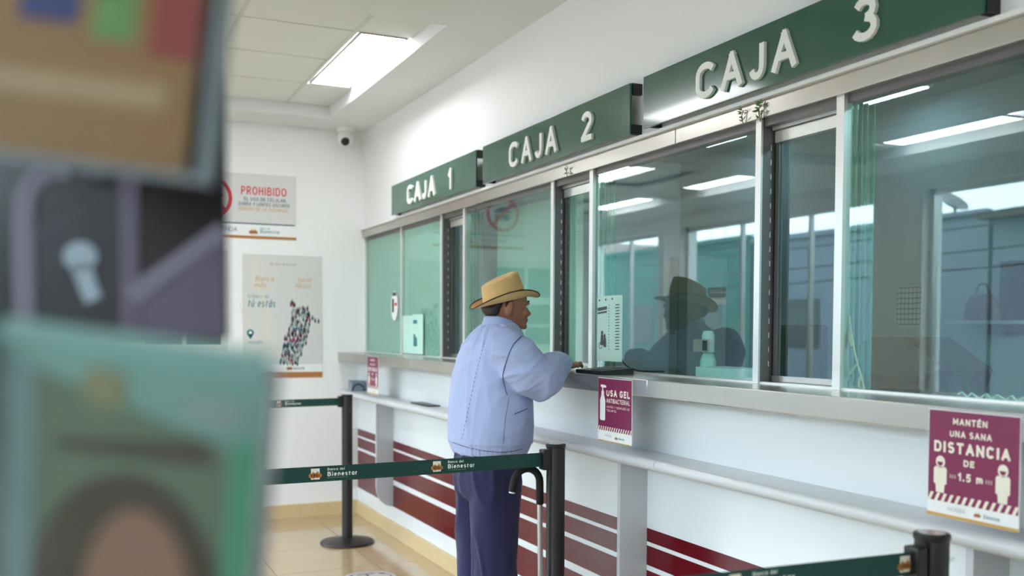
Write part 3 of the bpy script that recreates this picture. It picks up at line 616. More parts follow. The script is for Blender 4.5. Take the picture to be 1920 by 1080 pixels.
box('screen', 2.045, 2.07, 3.39, 3.55, 1.266, 1.27, M_dsteel, o)
tag(tube('cable', smoothpath([(2.165, 3.62, 1.30), (2.165, 3.56, 1.268), (2.16, 3.48, 1.254), (2.16, 3.40, 1.252), (2.18, 3.30, 1.256)]), 0.003, M_black), 'thin black cable curling down behind the price sheet', 'cable')
# sprigs in the header
M_leaf = mat('sprig green', (86, 118, 58), 0.6, vary=0.3, scale=40)
def sprig(x, y, z, h, n, label):
    o = tag(empty('dried_sprig', (x, y, z)), label, 'sprig', 'green sprigs tucked into the header')
    rr = random.Random(n*7)
    tube('stem', smoothpath([(x, y, z), (x-0.004, y+0.004, z+h*0.5), (x-0.002, y-0.004, z+h)], 4), 0.0016, M_leaf, o, 6)
    L = []
    for i in range(n):
        t = rr.uniform(0.1, 1); a = rr.uniform(0, 2*PI); l = rr.uniform(0.014, 0.03); b = Vector((x-0.003, y, z+h*t)); d = Vector((-abs(0.4*math.cos(a)), math.sin(a), rr.uniform(-0.4, 0.8))).normalized()
        s = d.cross(Vector((1, 0, 0.2))).normalized()*0.003
        L.append(([b, b+d*l*0.5+s, b+d*l, b+d*l*0.5-s, b+d*l*0.5+Vector((-0.002, 0, 0))], [(0, 1, 4), (1, 2, 4), (2, 3, 4), (3, 0, 4)]))
    v, f = join(L); mesh('leaves', v, f, M_leaf, o)
sprig(2.082, 3.95, 2.108, 0.05, 14, 'small green sprig on the header below the digit 2')
sprig(2.082, 2.69, 2.115, 0.045, 10, 'left green sprig of the pair on the header below CAJA 3')
sprig(2.082, 2.60, 2.105, 0.07, 30, 'bushier right sprig of the pair on the header below CAJA 3')
M_rope = mat('pale twine', (206, 196, 140), 0.8, vary=0.15, scale=80)
o = tag(empty('knotted_twine', (2.15, 2.3, 1.25)), 'pale knotted twine hanging inside the glass behind the third sash', 'string')
tx = 2.1365
tube('strand', smoothpath([(tx, 2.241, 1.466), (tx, 2.236, 1.43), (tx, 2.225, 1.38), (tx, 2.207, 1.325), (tx, 2.19, 1.285), (tx, 2.178, 1.251)]), 0.0026, M_rope, o, 6)
tube('frayed_end', smoothpath([(tx, 2.236, 1.43), (tx, 2.239, 1.40), (tx, 2.231, 1.375)]), 0.003, M_rope, o, 6)
tube('frayed_end', smoothpath([(tx, 2.205, 1.325), (tx, 2.224, 1.308), (tx, 2.238, 1.29)]), 0.003, M_rope, o, 6)
tube('frayed_end', smoothpath([(tx, 2.19, 1.29), (tx, 2.198, 1.275), (tx, 2.2, 1.255)]), 0.0035, M_rope, o, 6)
tag(tube('coiled_cord', smoothpath([(2.152+0.004*math.sin(i*0.9), 1.86-0.0095*i, 1.254+0.006*math.sin(i*1.57)) for i in range(44)], 3), 0.0022, mat('pale green cord', (196, 222, 204), 0.5), None, 6), 'pale coiled cord lying along the foot of the near right pane', 'cord')

# ================================================================== TELLER ROOM
M_tw = mat('grey office wall', (186, 194, 190), 0.8, vary=0.02); M_tc = mat('grey office ceiling', (172, 178, 178), 0.85, vary=0.02)
struct(box('wall_teller_back', 5.0, 5.2, -2.6, YB, 0, 3.2, M_tw)); struct(box('floor_teller', 2.14, 5.0, -2.6, YB, -0.1, 0, mat('grey office floor', (96, 98, 100), 0.6)))
struct(box('ceiling_teller', 2.30, 5.0, -2.6, YB, 2.9, 3.0, M_tc))
o = tag(empty('teller_desk', (2.6, 2.4, 0)), 'grey work desk behind the glass', 'desk')
box('desk_top', 2.175, 2.95, -2.3, 7.2, 1.06, 1.10, mat('grey desk', (120, 124, 126), 0.5), o); box('desk_front', 2.175, 2.2, -2.3, 7.2, 0.0, 1.06, MATS['grey desk'], o)
for k, (x, y, z, l, lab) in enumerate(((4.66, 4.56, 2.89, 0.48, 'short cool LED ceiling strip behind the glass under CAJA 3'), (4.6, 6.2, 2.89, 0.48, 'short cool LED ceiling strip behind the glass left of the third post'))):
    o = tag(empty('led_strip', (x, y, z)), lab, 'ceiling light', 'office LED strips')
    box('housing', x-0.06, x+0.06, y-l/2-0.02, y+l/2+0.02, z-0.012, z+0.01, M_grid, o)
    n = 10
    for i in range(n): box('led', x-0.045, x+0.045, y-l/2+l*i/n+0.004, y-l/2+l*(i+1)/n-0.004, z-0.018, z-0.012, M_led, o)
for k, (x, y) in enumerate(((3.5, 0.2), (3.5, -1.5))):  # added panels, out of view, that brighten the room behind the glass
    o = tag(empty('office_fill_light', (x, y, 2.89)), ['added unseen fill panel above the near end of the teller room', 'added unseen fill panel at the teller room end behind the camera', 'added unseen fill panel at the far end of the teller room'][k], 'ceiling light', 'added office fill panels')
    box('diffuser', x-0.28, x+0.28, y-0.28, y+0.28, 2.885, 2.9, mat('lit office fill diffuser', (225, 238, 255), 0.5, vary=0.0, emit=20.0), o)
    boxes('frame', [(x-0.3, x-0.28, y-0.3, y+0.3, 2.88, 2.9), (x+0.28, x+0.3, y-0.3, y+0.3, 2.88, 2.9), (x-0.28, x+0.28, y-0.3, y-0.28, 2.88, 2.9), (x-0.28, x+0.28, y+0.28, y+0.3, 2.88, 2.9)], M_grid, o)
o = tag(empty('desktop_machine', (2.74, 2.53, 1.10)), 'dark grey desktop machine with sloping hood behind the near right pane', 'machine')
v, f = prismg([(2.74, 1.19), (2.74, 1.36), (2.66, 1.40), (2.51, 1.40), (2.33, 1.292), (2.35, 1.23), (2.36, 1.19)], lambda p, q, t: (t, p, q), 2.64, 2.86); mesh('hood', v, f, mat('dark grey plastic', (52, 48, 46), 0.5), o)
box('foot', 2.66, 2.84, 2.42, 2.7, 1.10, 1.19, M_blackm, o); box('front_slot', 2.634, 2.64, 2.4, 2.7, 1.24, 1.27, M_black, o)
o = tag(empty('desk_speaker', (2.45, 2.15, 1.10)), 'rounded black speaker on the desk in front of the sloping machine', 'speaker')
lathe('body', [(0.0005, 0), (0.075, 0), (0.078, 0.1), (0.072, 0.15), (0.055, 0.185), (0.03, 0.2), (0.0005, 0.205)], (2.45, 2.17, 1.10), M_blackm, o); lathe('ring', [(0.079, 0.0), (0.081, 0.004), (0.081, 0.02), (0.079, 0.024)], (2.45, 2.17, 1.10), M_dsteel, o)
o = tag(empty('monitor', (2.72, 3.17, 1.10)), 'black monitor seen through the narrow sash under CAJA 3', 'monitor')
box('screen', 2.70, 2.735, 2.98, 3.30, 1.17, 1.445, M_blackm, o, 0.006); box('neck', 2.735, 2.755, 3.13, 3.17, 1.11, 1.3, M_black, o); box('foot', 2.66, 2.82, 3.05, 3.25, 1.10, 1.112, M_black, o)
o = tag(box('white_carton', 2.26, 2.40, 2.93, 3.2, 1.10, 1.278, M_paper, None, 0.003), 'low white carton behind the glass left of the third post', 'box')
o = tag(empty('gel_dispenser', (2.36, 3.255, 1.10)), 'white pump dispenser bottle with a small pink card behind the glass', 'bottle')
lathe('bottle', [(0.0005, 0), (0.03, 0), (0.032, 0.01), (0.032, 0.2), (0.022, 0.225), (0.016, 0.23)], (2.36, 3.255, 1.10), mat('milky plastic', (206, 224, 214), 0.3), o); lathe('cap', [(0.016, 0.23), (0.024, 0.232), (0.026, 0.30), (0.02, 0.318), (0.0005, 0.32)], (2.36, 3.255, 1.10), M_letter, o)
v, f = bxv(2.318, 2.321, 3.20, 3.30, 1.335, 1.385), BF; c = mesh('card', v, f, mat('pink card', (208, 168, 160), 0.5), o); box('card_photo', 2.3165, 2.318, 3.205, 3.235, 1.34, 1.38, M_ink, c)

o = tag(empty('wall_board', (4.98, 3.85, 1.40)), 'dark board on the office wall at the right frame edge', 'board')
box('panel', 4.985, 5.0, 3.6, 4.03, 1.40, 1.83, mat('dark maroon board', (52, 40, 44), 0.5), o); box('trim', 4.98, 4.985, 3.6, 4.03, 1.40, 1.42, M_blackm, o)
o = tag(empty('wall_shelf', (4.92, 4.05, 1.46)), 'narrow pale shelf on the office wall below the handbag', 'shelf')
box('board', 4.80, 5.0, 3.75, 4.26, 1.465, 1.485, M_shelf, o); box('bracket', 4.86, 5.0, 3.98, 4.0, 1.40, 1.465, M_dsteel, o)
o = tag(empty('handbag', (4.88, 4.06, 1.485)), 'brown handbag standing on the office wall shelf', 'bag')
M_bag = mat('brown leather', (104, 80, 72), 0.5)
v, f = loftg([[Vector((4.88+a_*math.cos(2*PI*k/20), 4.06+b_*math.sin(2*PI*k/20), 1.485+z_)) for k in range(20)] for a_, b_, z_ in ((0.05, 0.11, 0), (0.06, 0.125, 0.02), (0.05, 0.11, 0.09), (0.035, 0.085, 0.14), (0.01, 0.07, 0.155))]); mesh('body', v, f, M_bag, o, True)
tube('handle', [Vector((4.88, 4.06+0.045*math.cos(a_), 1.63+0.075*math.sin(a_))) for a_ in [PI*k/12 for k in range(13)]], 0.008, M_bag, o)
o = tag(empty('tall_cabinet', (3.72, 5.29, 0)), 'tall pale cabinet behind the pane with the price sheet', 'cabinet')
box('body', 3.6, 3.9, 5.19, 5.40, 0.05, 1.895, mat('pale grey cabinet', (188, 186, 180), 0.5), o, 0.004); box('door_gap', 3.598, 3.6, 5.293, 5.297, 0.08, 1.87, M_dsteel, o); box('plinth', 3.62, 3.9, 5.2, 5.39, 0, 0.05, M_blackm, o); box('handle', 3.585, 3.598, 5.30, 5.312, 1.3, 1.42, M_alu, o)

# ATM sign, seen mirrored in the glass
o = tag(empty('wall_calendar', (4.99, 4.71, 1.46)), 'wall calendar with a printed grid on the office wall behind the near pane', 'calendar')
sh = Sheet((4.999, 4.825, 1.455), (0, -1, 0), (0, 0, 1)); v, f = sh.boxg(0, 0.22, 0, 0.26, 0, 0.002); mesh('sheet', v, f, M_pgrey, o); sh.o = sh.p(0, 0, 0.002)
L = [sh.polyg([(0.01, 0.008+0.034*i), (0.21, 0.008+0.034*i), (0.21, 0.014+0.034*i), (0.01, 0.014+0.034*i)]) for i in range(8)]+[sh.polyg([(0.008+0.0325*i, 0.01), (0.0125+0.0325*i, 0.01), (0.0125+0.0325*i, 0.25), (0.008+0.0325*i, 0.25)], 0.0012) for i in range(7)]
v, f = join(L); mesh('printed_grid', v, f, M_navy, o)
o = tag(empty('atm_sign', (-3.05, 9.9, 1.74)), 'small dark ATM sign hanging in the street window, mirrored in the glass', 'sign')
sh = Sheet((-3.06, 9.71, 1.74), (0, 1, 0), (0, 0, 1)); v, f = sh.boxg(0, 0.37, 0, 0.21, 0, 0.006); mesh('board', v, f, M_paper, o); sh.o = sh.p(0, 0, 0.006); sh.rect('dark_field', 0, 0.37, 0.085, 0.21, M_ink, o)
lettering(sh, [('ATM', 0.185, 0.115, 0.07, 0.26, 'c')], M_letter, o, bold=0.03)
boxes('hanger', [(-3.062, -3.058, 9.75, 9.754, 1.95, 2.69), (-3.062, -3.058, 10.03, 10.034, 1.95, 2.69)], M_dsteel, o)

# ================================================================== STREET
struct(box('street_ground', -60, -3.26, -30, 60, -0.3, -0.12, mat('asphalt', (92, 94, 96), 0.9)))
struct(box('pavement', -5.2, -3.26, -30, 60, -0.12, -0.02, mat('pavement concrete', (150, 148, 142), 0.9)))
M_b1 = mat('pale blue render', (118, 126, 138), 0.8, vary=0.05, scale=0.6); M_b2 = mat('teal render', (64, 112, 104), 0.8); M_b3 = mat('pink render', (188, 160, 156), 0.8); M_dk = mat('dark opening', (40, 46, 52), 0.2); M_roof = mat('clay roof', (84, 62, 56), 0.8, vary=0.2, scale=8)
def house(y0, y1, h, m, lab, roof=False):
    o = tag(empty('street_house', (-14, (y0+y1)/2, -0.12)), lab, 'building', 'houses across the street')
    box('wall', -18, -12, y0, y1, -0.12, h, m, o)
    n = int((y1-y0)//2.6)
    for i in range(n):
        c = y0+(y1-y0)*(i+0.5)/n
        if i % 2: box('window', -12.02, -11.98, c-0.6, c+0.6, 1.0, 2.2, M_dk, o)
        else: box('door', -12.02, -11.98, c-0.5, c+0.5, -0.1, 2.3, M_dk, o)
    if roof:
        v, f = prismg([(-11.5, h), (-11.5, h+0.12), (-15, h+0.7), (-18.2, h+0.12), (-18.2, h)], lambda p, q, t: (p, t, q), y0, y1); mesh('roof', v, f, M_roof, o)
    else: box('parapet', -12.1, -11.9, y0, y1, h, h+0.12, m, o)
    return o
house(4.5, 13.3, 3.55, M_b1, 'house across the street with a dark clay roof, mirrored in the near pane', True)
house(13.4, 20.5, 3.68, M_b1, 'flat-roofed pale blue house with a satellite dish across the street')
house(20.6, 31, 3.8, M_b2, 'teal house farther along the street'); house(31.1, 42, 4.6, M_b3, 'pinkish house at the far end of the street'); house(-14, 4.4, 3.4, M_b2, 'low teal house across the street nearest the hall front')
o = tag(empty('satellite_dish', (-12.2, 14.3, 3.8)), 'satellite dish on the flat roof across the street', 'dish')
tube('mast', [(-12.0, 14.2, 3.81), (-12.0, 14.2, 3.96)], 0.03, M_dsteel, o); v, f = loftg([[Vector((-11.95, 14.2, 4.02))+Matrix.Rotation(0.7, 3, 'X') @ Vector((r_*math.cos(2*PI*k/20), r_*math.sin(2*PI*k/20), z_)) for k in range(20)] for r_, z_ in ((0.02, -0.08), (0.2, -0.05), (0.32, 0.02), (0.31, 0.03), (0.19, -0.035), (0.02, -0.06))]); mesh('reflector', v, f, M_dsteel, o, True)
for k, (x, z, sag) in enumerate(((-8.2, 3.1, 0.15), (-8.4, 3.35, 0.2), (-8.0, 2.75, 0.2), (-8.3, 2.55, 0.25), (-8.5, 3.9, 0.2))):
    tag(tube('overhead_wire', [(x, 2+3*i, z-sag*math.sin(PI*i/12)) for i in range(13)], 0.015, M_black, None, 6), 'overhead street cable, number %s from the top, mirrored in the near pane' % ['three', 'two', 'four', 'five', 'one'][k], 'cable', 'overhead street cables')
for y in (2.0, 20.0, 38.0): tag(tube('utility_pole', [(-8.9, y, -0.12), (-8.9, y, 6.5)], [0.14, 0.1], mat('weathered pole', (96, 88, 80), 0.8), None, 12), {2.0: 'street pole nearest the front of the hall', 20.0: 'street pole in the middle of the block', 38.0: 'street pole at the far end of the block'}[y], 'pole', 'street poles')

# ================================================================== THE MAN AT THE COUNTER
def fused(pieces, voxel, smooth=4):
    """union of closed shapes -> one continuous surface (world-space vertices, faces)"""
    v, f = join(pieces); me = bpy.data.meshes.new('tmp'); me.from_pydata([tuple(p) for p in v], [], f)
    bm = bmesh.new(); bm.from_mesh(me); bmesh.ops.recalc_face_normals(bm, faces=bm.faces); bm.to_mesh(me); bm.free()
    o = bpy.data.objects.new('tmp', me); COL.objects.link(o)
    r_ = o.modifiers.new('r', 'REMESH'); r_.mode = 'VOXEL'; r_.voxel_size = voxel; r_.adaptivity = 0
    if smooth: sm = o.modifiers.new('s', 'SMOOTH'); sm.factor = 0.5; sm.iterations = smooth
    dg = bpy.context.evaluated_depsgraph_get(); ev = o.evaluated_get(dg).to_mesh()
    V = [p.co.copy() for p in ev.vertices]; NN = [p.normal.copy() for p in ev.vertices]; F = [tuple(p.vertices) for p in ev.polygons]
    o.evaluated_get(dg).to_mesh_clear(); bpy.data.objects.remove(o); bpy.data.meshes.remove(me)
    return V, F, NN
MX, MY = 1.58, 3.72
def P(x, y, z): return Vector((MX+x, MY+y, z))
def ring(z, cx, a, b, cyy=0.0, n=32, e=2.3, tilt=0.0):
    out = []
    for k in range(n):
        t = 2*PI*k/n; c, s_ = math.cos(t), math.sin(t)
        x = a*math.copysign(abs(c)**(2/e), c); y = b*math.copysign(abs(s_)**(2/e), s_)
        out.append(P(cx+x, cyy+y, z+tilt*x))
    return out
M_skin = mat('brown skin', (164, 108, 80), 0.5, vary=0.1, scale=22, bump=0.12, bscale=120)
M_jack = mat('periwinkle cotton', (170, 183, 224), 0.85, vary=0.04, scale=30, bump=0.08, bscale=400, sheen=0.2)
M_seam = mat('darker blue thread', (92, 98, 140), 0.9)
M_trou = mat('navy twill', (38, 36, 80), 0.85, vary=0.08, scale=30, bump=0.08, bscale=400, sheen=0.15)
M_hair = mat('dark hair', (26, 22, 22), 0.55, vary=0.3, scale=60, bump=0.5, bscale=160)
# --- skin: head, neck, torso, arms, hands and legs as one surface
head = []
for z, xf, xb, w_ in ((1.6235, 0.105, 0.075, 0.012), (1.612, 0.142, 0.036, 0.05), (1.588, 0.17, 0.012, 0.069), (1.56, 0.181, 0.004, 0.076), (1.535, 0.183, 0.002, 0.077), (1.515, 0.178, 0.004, 0.075), (1.497, 0.179, 0.01, 0.072), (1.48, 0.181, 0.02, 0.068), (1.463, 0.182, 0.034, 0.063), (1.447, 0.180, 0.055, 0.055), (1.433, 0.177, 0.08, 0.045), (1.423, 0.166, 0.10, 0.03), (1.419, 0.15, 0.115, 0.015)):
    head.append(ring(z, (xf+xb)/2, (xf-xb)/2, w_, 0, 32, 2.15))
pieces = [loftg(head)]
def nring(z, xb, w_, xt, wt): return [P(xb, -w_, z), P(xb, w_, z), P(xt, wt, z-0.001), P(xt, -wt, z-0.001)]
pieces.append(loftg([nring(1.530, 0.168, 0.008, 0.183, 0.004), nring(1.518, 0.166, 0.011, 0.189, 0.005), nring(1.504, 0.166, 0.014, 0.197, 0.006), nring(1.492, 0.166, 0.018, 0.205, 0.008), nring(1.484, 0.166, 0.019, 0.207, 0.009), nring(1.477, 0.168, 0.015, 0.199, 0.007)]))
pieces.append(ellg(P(0.197, 0, 1.487), (0.0125, 0.011, 0.0095), 12, 8)); pieces += [ellg(P(0.188, sx*0.012, 1.483), (0.010, 0.007, 0.007), 10, 8) for sx in (-1, 1)]
for sx in (-1, 1):
    R3 = Matrix.Rotation(0.25, 3, 'Y') @ Matrix.Rotation(sx*0.35, 3, 'Z')
    pieces += [ellg(P(0.07, sx*0.079, 1.507), (0.019, 0.007, 0.033), 14, 10, R3), ellg(P(0.078, sx*0.075, 1.481), (0.010, 0.008, 0.012), 10, 8), ellg(P(0.172, sx*0.032, 1.529), (0.013, 0.026, 0.007), 12, 8), ellg(P(0.152, sx*0.045, 1.487), (0.024, 0.018, 0.02), 12, 8)]
pieces += [ellg(P(0.183, 0, 1.4645), (0.0095, 0.022, 0.0048), 12, 8), ellg(P(0.181, 0, 1.4535), (0.0095, 0.02, 0.0055), 12, 8), ellg(P(0.174, 0, 1.434), (0.015, 0.022, 0.014), 12, 8)]
pieces.append(tubeg([P(0.035, 0, 1.36), P(0.055, 0, 1.41), P(0.075, 0, 1.45), P(0.09, 0, 1.5)], [0.07, 0.06, 0.057, 0.055], 20))
pieces.append(loftg([ring(0.86, 0.01, 0.10, 0.145), ring(1.0, 0.015, 0.105, 0.15), ring(1.15, 0.02, 0.10, 0.155), ring(1.3, 0.03, 0.095, 0.165), ring(1.37, 0.04, 0.075, 0.14), ring(1.40, 0.05, 0.05, 0.07)]))
ARM = {-1: [(0.005, -0.16, 1.36), (0.055, -0.215, 1.29), (0.128, -0.245, 1.215), (0.2, -0.2, 1.25), (0.27, -0.14, 1.275), (0.35, -0.06, 1.282)],
       1: [(0.015, 0.145, 1.36), (0.07, 0.165, 1.28), (0.14, 0.17, 1.22), (0.19, 0.16, 1.255), (0.24, 0.15, 1.28), (0.305, 0.135, 1.284)]}
for sx, A in ARM.items():
    pieces.append(tubeg([P(*p) for p in A], [0.048, 0.045, 0.04, 0.037, 0.033, 0.026], 14))
    d = (Vector(A[-1])-Vector(A[-2])).normalized(); d.z = 0; d.normalize(); side = Vector((-d.y, d.x, 0)); w0 = Vector(A[-1])
    pieces.append(ellg(P(*(w0+d*0.045+Vector((0, 0, -0.012)))), (0.048, 0.04, 0.016), 16, 10, Matrix.Rotation(math.atan2(d.y, d.x), 3, 'Z')))
    for k, (off, ln) in enumerate(((-0.03, 0.058), (-0.0105, 0.068), (0.0105, 0.064), (0.031, 0.05))):
        b0 = w0+d*0.068+side*off*0.95; b0.z = 1.274
        pieces.append(tubeg([P(*b0), P(*(b0+d*ln*0.45+side*off*0.1+Vector((0, 0, 0.004)))), P(*(b0+d*ln*0.8+side*off*0.12+Vector((0, 0, -0.008)))), P(*(b0+d*ln+side*off*0.1+Vector((0, 0, -0.018))))], [0.0095, 0.009, 0.0085, 0.0065], 9))
    b0 = w0+d*0.02-side*sx*0.0+side*(0.032*(-sx)); b0.z = 1.268
    pieces.append(tubeg([P(*b0), P(*(b0+d*0.03+side*(-sx)*0.018)), P(*(b0+d*0.058+side*(-sx)*0.02+Vector((0, 0, -0.006))))], [0.012, 0.010, 0.0075], 9))
for sx in (-1, 1): pieces.append(tubeg([P(0.01, sx*0.085, 0.9), P(0.015, sx*0.085, 0.65), P(0.02, sx*0.085, 0.45), P(0.0, sx*0.087, 0.25), P(0.0, sx*0.088, 0.06)], [0.078, 0.07, 0.052, 0.05, 0.038], 14))
V, F, NN = fused(pieces, 0.0042, 3)
person = mesh('person', V, F, M_skin, None, True)
tag(person, 'man in straw hat, light blue jacket and navy trousers leaning on the counter ledge', 'person')
# eyes, brows, hair
for sx in (-1, 1):
    v, f = ellg(P(0.167, sx*0.031, 1.516), (0.0085, 0.011, 0.005), 12, 8); e_ = mesh('eye', v, f, mat('eye white', (210, 200, 190), 0.2), person, True)
    v, f = ellg(P(0.1725, sx*0.031, 1.516), (0.004, 0.0048, 0.0045), 10, 8); mesh('iris', v, f, M_hair, e_, True)
    tube('eyebrow', smoothpath([P(0.186, sx*0.015, 1.534), P(0.182, sx*0.035, 1.539), P(0.167, sx*0.052, 1.534)], 3), [0.004]*4+[0.0035]*2+[0.002], M_hair, person, 6)
hair = []
for z, xf, xb, w_ in ((1.478, 0.045, 0.012, 0.046), (1.49, 0.048, 0.002, 0.066), (1.508, 0.052, -0.005, 0.078), (1.522, 0.06, 0.0, 0.077), (1.54, 0.075, 0.01, 0.07)): hair.append(ring(z, (xf+xb)/2, (xf-xb)/2, w_, 0, 28, 2.2))
side_b = [loftg([[P(0.058, s_*0.074, 1.50), P(0.085, s_*0.076, 1.53), P(0.10, s_*0.076, 1.555), P(0.05, s_*0.08, 1.555)], [P(0.058, s_*0.081, 1.50), P(0.085, s_*0.081, 1.53), P(0.10, s_*0.081, 1.555), P(0.05, s_*0.084, 1.555)]]) for s_ in (-1, 1)]
V, F, NN = fused([loftg(hair)]+side_b, 0.004, 3); mesh('hair', V, F, M_hair, person, True)
# --- jacket
tor = [ring(z, cx, a, b, 0, 40, e) for z, cx, a, b, e in ((0.905, 0.018, 0.138, 0.185, 2.3), (0.93, 0.02, 0.148, 0.198, 2.3), (0.96, 0.021, 0.156, 0.207, 2.4), (1.03, 0.023, 0.157, 0.212, 2.4), (1.12, 0.026, 0.152, 0.213, 2.4), (1.22, 0.03, 0.143, 0.212, 2.4), (1.3, 0.036, 0.130, 0.208, 2.3), (1.36, 0.042, 0.113, 0.192, 2.2), (1.405, 0.05, 0.092, 0.158, 2.1), (1.432, 0.058, 0.074, 0.115, 2.0), (1.446, 0.064, 0.062, 0.078, 2.0))]
SL = {-1: [(-0.012, -0.15, 1.372), (0.015, -0.19, 1.345), (0.05, -0.225, 1.295), (0.09, -0.245, 1.245), (0.135, -0.248, 1.225), (0.185, -0.215, 1.25), (0.235, -0.17, 1.268), (0.285, -0.125, 1.278), (0.325, -0.085, 1.281), (0.348, -0.062, 1.281)],
      1: [(0.03, 0.105, 1.36), (0.05, 0.125, 1.33), (0.08, 0.15, 1.285), (0.11, 0.17, 1.24), (0.145, 0.17, 1.23), (0.18, 0.163, 1.25), (0.215, 0.155, 1.27), (0.25, 0.147, 1.288), (0.285, 0.14, 1.294), (0.305, 0.135, 1.292)]}
SR = [0.078, 0.084, 0.088, 0.088, 0.081, 0.07, 0.059, 0.049, 0.041, 0.033]
SR2 = [0.078, 0.084, 0.088, 0.089, 0.084, 0.076, 0.062, 0.047, 0.036, 0.030]
pieces = [loftg(tor), tubeg([P(*p) for p in SL[-1]], SR2, 20), tubeg([P(*p) for p in SL[1]], SR, 20)]
V, F, NN = fused(pieces, 0.0065, 7)
def fold(p, n):
    q = Vector((p.x-MX, p.y-MY, p.z)); sl = min(1, max(0, (abs(q.y)-0.15)/0.06)) if q.x > -0.06 else 0.3
    an = math.atan2(q.y, q.x-0.02)
    rg = lambda w_: max(0.0, 1-2.4*abs(noise.noise(w_)))**1.6
    d = 0.004*noise.noise(Vector((p.x*6, p.y*6, p.z*4)))
    d += sl*(0.012*rg(Vector((q.x*5+q.z*6, q.y*4, q.z*6-q.x*4)))+0.005*rg(Vector((q.x*11-q.z*9, q.y*9, q.z*9+7))))*(1-0.7*min(1, max(0, (q.x-0.22)/0.1)))
    d += (1-sl)*(0.007*rg(Vector((an*2.0+q.z*1.2, q.z*1.5, 1.3)))+0.004*rg(Vector((an*4.2-q.z*4, q.z*2.2, 5.1))))-0.003
    if q.z < 0.955: d += 0.0022*math.sin(math.atan2(q.y, q.x-0.02)*64)*min(1, (0.955-q.z)/0.015)-0.004
    return p+n*d
V = [fold(p, n) for p, n in zip(V, NN)]
jb = BVHTree.FromPolygons(V, F)
jacket = mesh('jacket', V, F, M_jack, person, True); jacket['label'] = 'light periwinkle blue cotton jacket'
HF = Vector((sy_, cy_, 0)); HR = Vector((cy_, -sy_, 0)); MC = Vector((MX, MY, 0))
def onj(u, z, off=0.002):                       # point on the jacket seen from behind his right side
    h = jb.ray_cast(MC+HR*u-HF*1.0+Vector((0, 0, z)), HF)
    return h[0]+h[1]*off if h[0] is not None else None
def seam(name, uz, rad=0.0017, m=M_seam, dash=False):
    pts = [onj(u, z, 0.0006) for u, z in [(p.x, p.y) for p in smoothpath([(a, b, 0) for a, b in uz], 8)]]; pts = [p for p in pts if p is not None]
    if dash:
        v, f = join([tubeg(pts[i:i+2], rad, 5) for i in range(0, len(pts)-1, 2)]); return mesh(name, v, f, m, jacket)
    return mesh(name, *tubeg(pts, rad, 6), m, jacket, True)
seam('armhole_seam', [(0.148, 1.395), (0.113, 1.356), (0.088, 1.292), (0.076, 1.234), (0.085, 1.186), (0.092, 1.165)], 0.0022)
seam('back_stitching', [(-0.002, 1.364), (-0.015, 1.31), (-0.03, 1.25), (-0.045, 1.18), (-0.06, 1.11), (-0.075, 1.04), (-0.091, 0.972)], 0.0009, M_seam, True)
seam('side_seam', [(0.10, 1.15), (0.085, 1.06), (0.078, 0.97)], 0.0009)
seam('hem_seam', [(-0.13, 0.957), (-0.05, 0.945), (0.03, 0.937), (0.10, 0.935), (0.155, 0.942)], 0.0016)
seam('pocket_mouth', [(0.122, 1.088), (0.145, 1.096), (0.172, 1.104)], 0.0018)
def patch(name, c4, t=0.004, n=8):
    top = []; bot = []
    for j in range(n+1):
        for i in range(n+1):
            a, b = i/n, j/n; u = (c4[0][0]*(1-a)+c4[1][0]*a)*(1-b)+(c4[3][0]*(1-a)+c4[2][0]*a)*b; z = (c4[0][1]*(1-a)+c4[1][1]*a)*(1-b)+(c4[3][1]*(1-a)+c4[2][1]*a)*b
            p = onj(u, z, t)
            if p is None: return
            top.append(p); bot.append(p+HF*t*1.6)
    N_ = n+1; k = N_*N_; F_ = []
    for j in range(n):
        for i in range(n):
            q = (j*N_+i, j*N_+i+1, (j+1)*N_+i+1, (j+1)*N_+i); F_ += [q, tuple(k+x for x in q)]
    edge = [i for i in range(n)]+[i*N_+n for i in range(n)]+[n*N_+n-i for i in range(n)]+[(n-i)*N_ for i in range(n)]
    F_ += [(edge[i], edge[(i+1) % len(edge)], k+edge[(i+1) % len(edge)], k+edge[i]) for i in range(len(edge))]
    return mesh(name, top+bot, F_, M_jack, jacket, True, 50)
patch('pocket_flap', [(0.118, 1.045), (0.163, 1.06), (0.166, 1.10), (0.122, 1.085)])
patch('pocket', [(0.105, 0.955), (0.152, 0.965), (0.16, 1.055), (0.115, 1.04)], 0.0025)
# collar: a turned-down band round the neck
cr = []
for z, sc in ((1.432, 1.16), (1.450, 1.07), (1.470, 0.98), (1.476, 0.93), (1.470, 0.87), (1.44, 0.9)):
    rr_ = []
    for k in range(36):
        t = 2*PI*k/36; x = 0.068*sc*math.cos(t); y = 0.070*sc*math.sin(t); rr_.append(P(0.066+x, y, z-0.30*max(0, x+0.03)))
    cr.append(rr_)
v, f = loftg(cr, False); n_ = 36; f += [(5*n_+i, 5*n_+(i+1) % n_, (i+1) % n_, i) for i in range(n_)]; mesh('collar', v, f, M_jack, jacket, True)
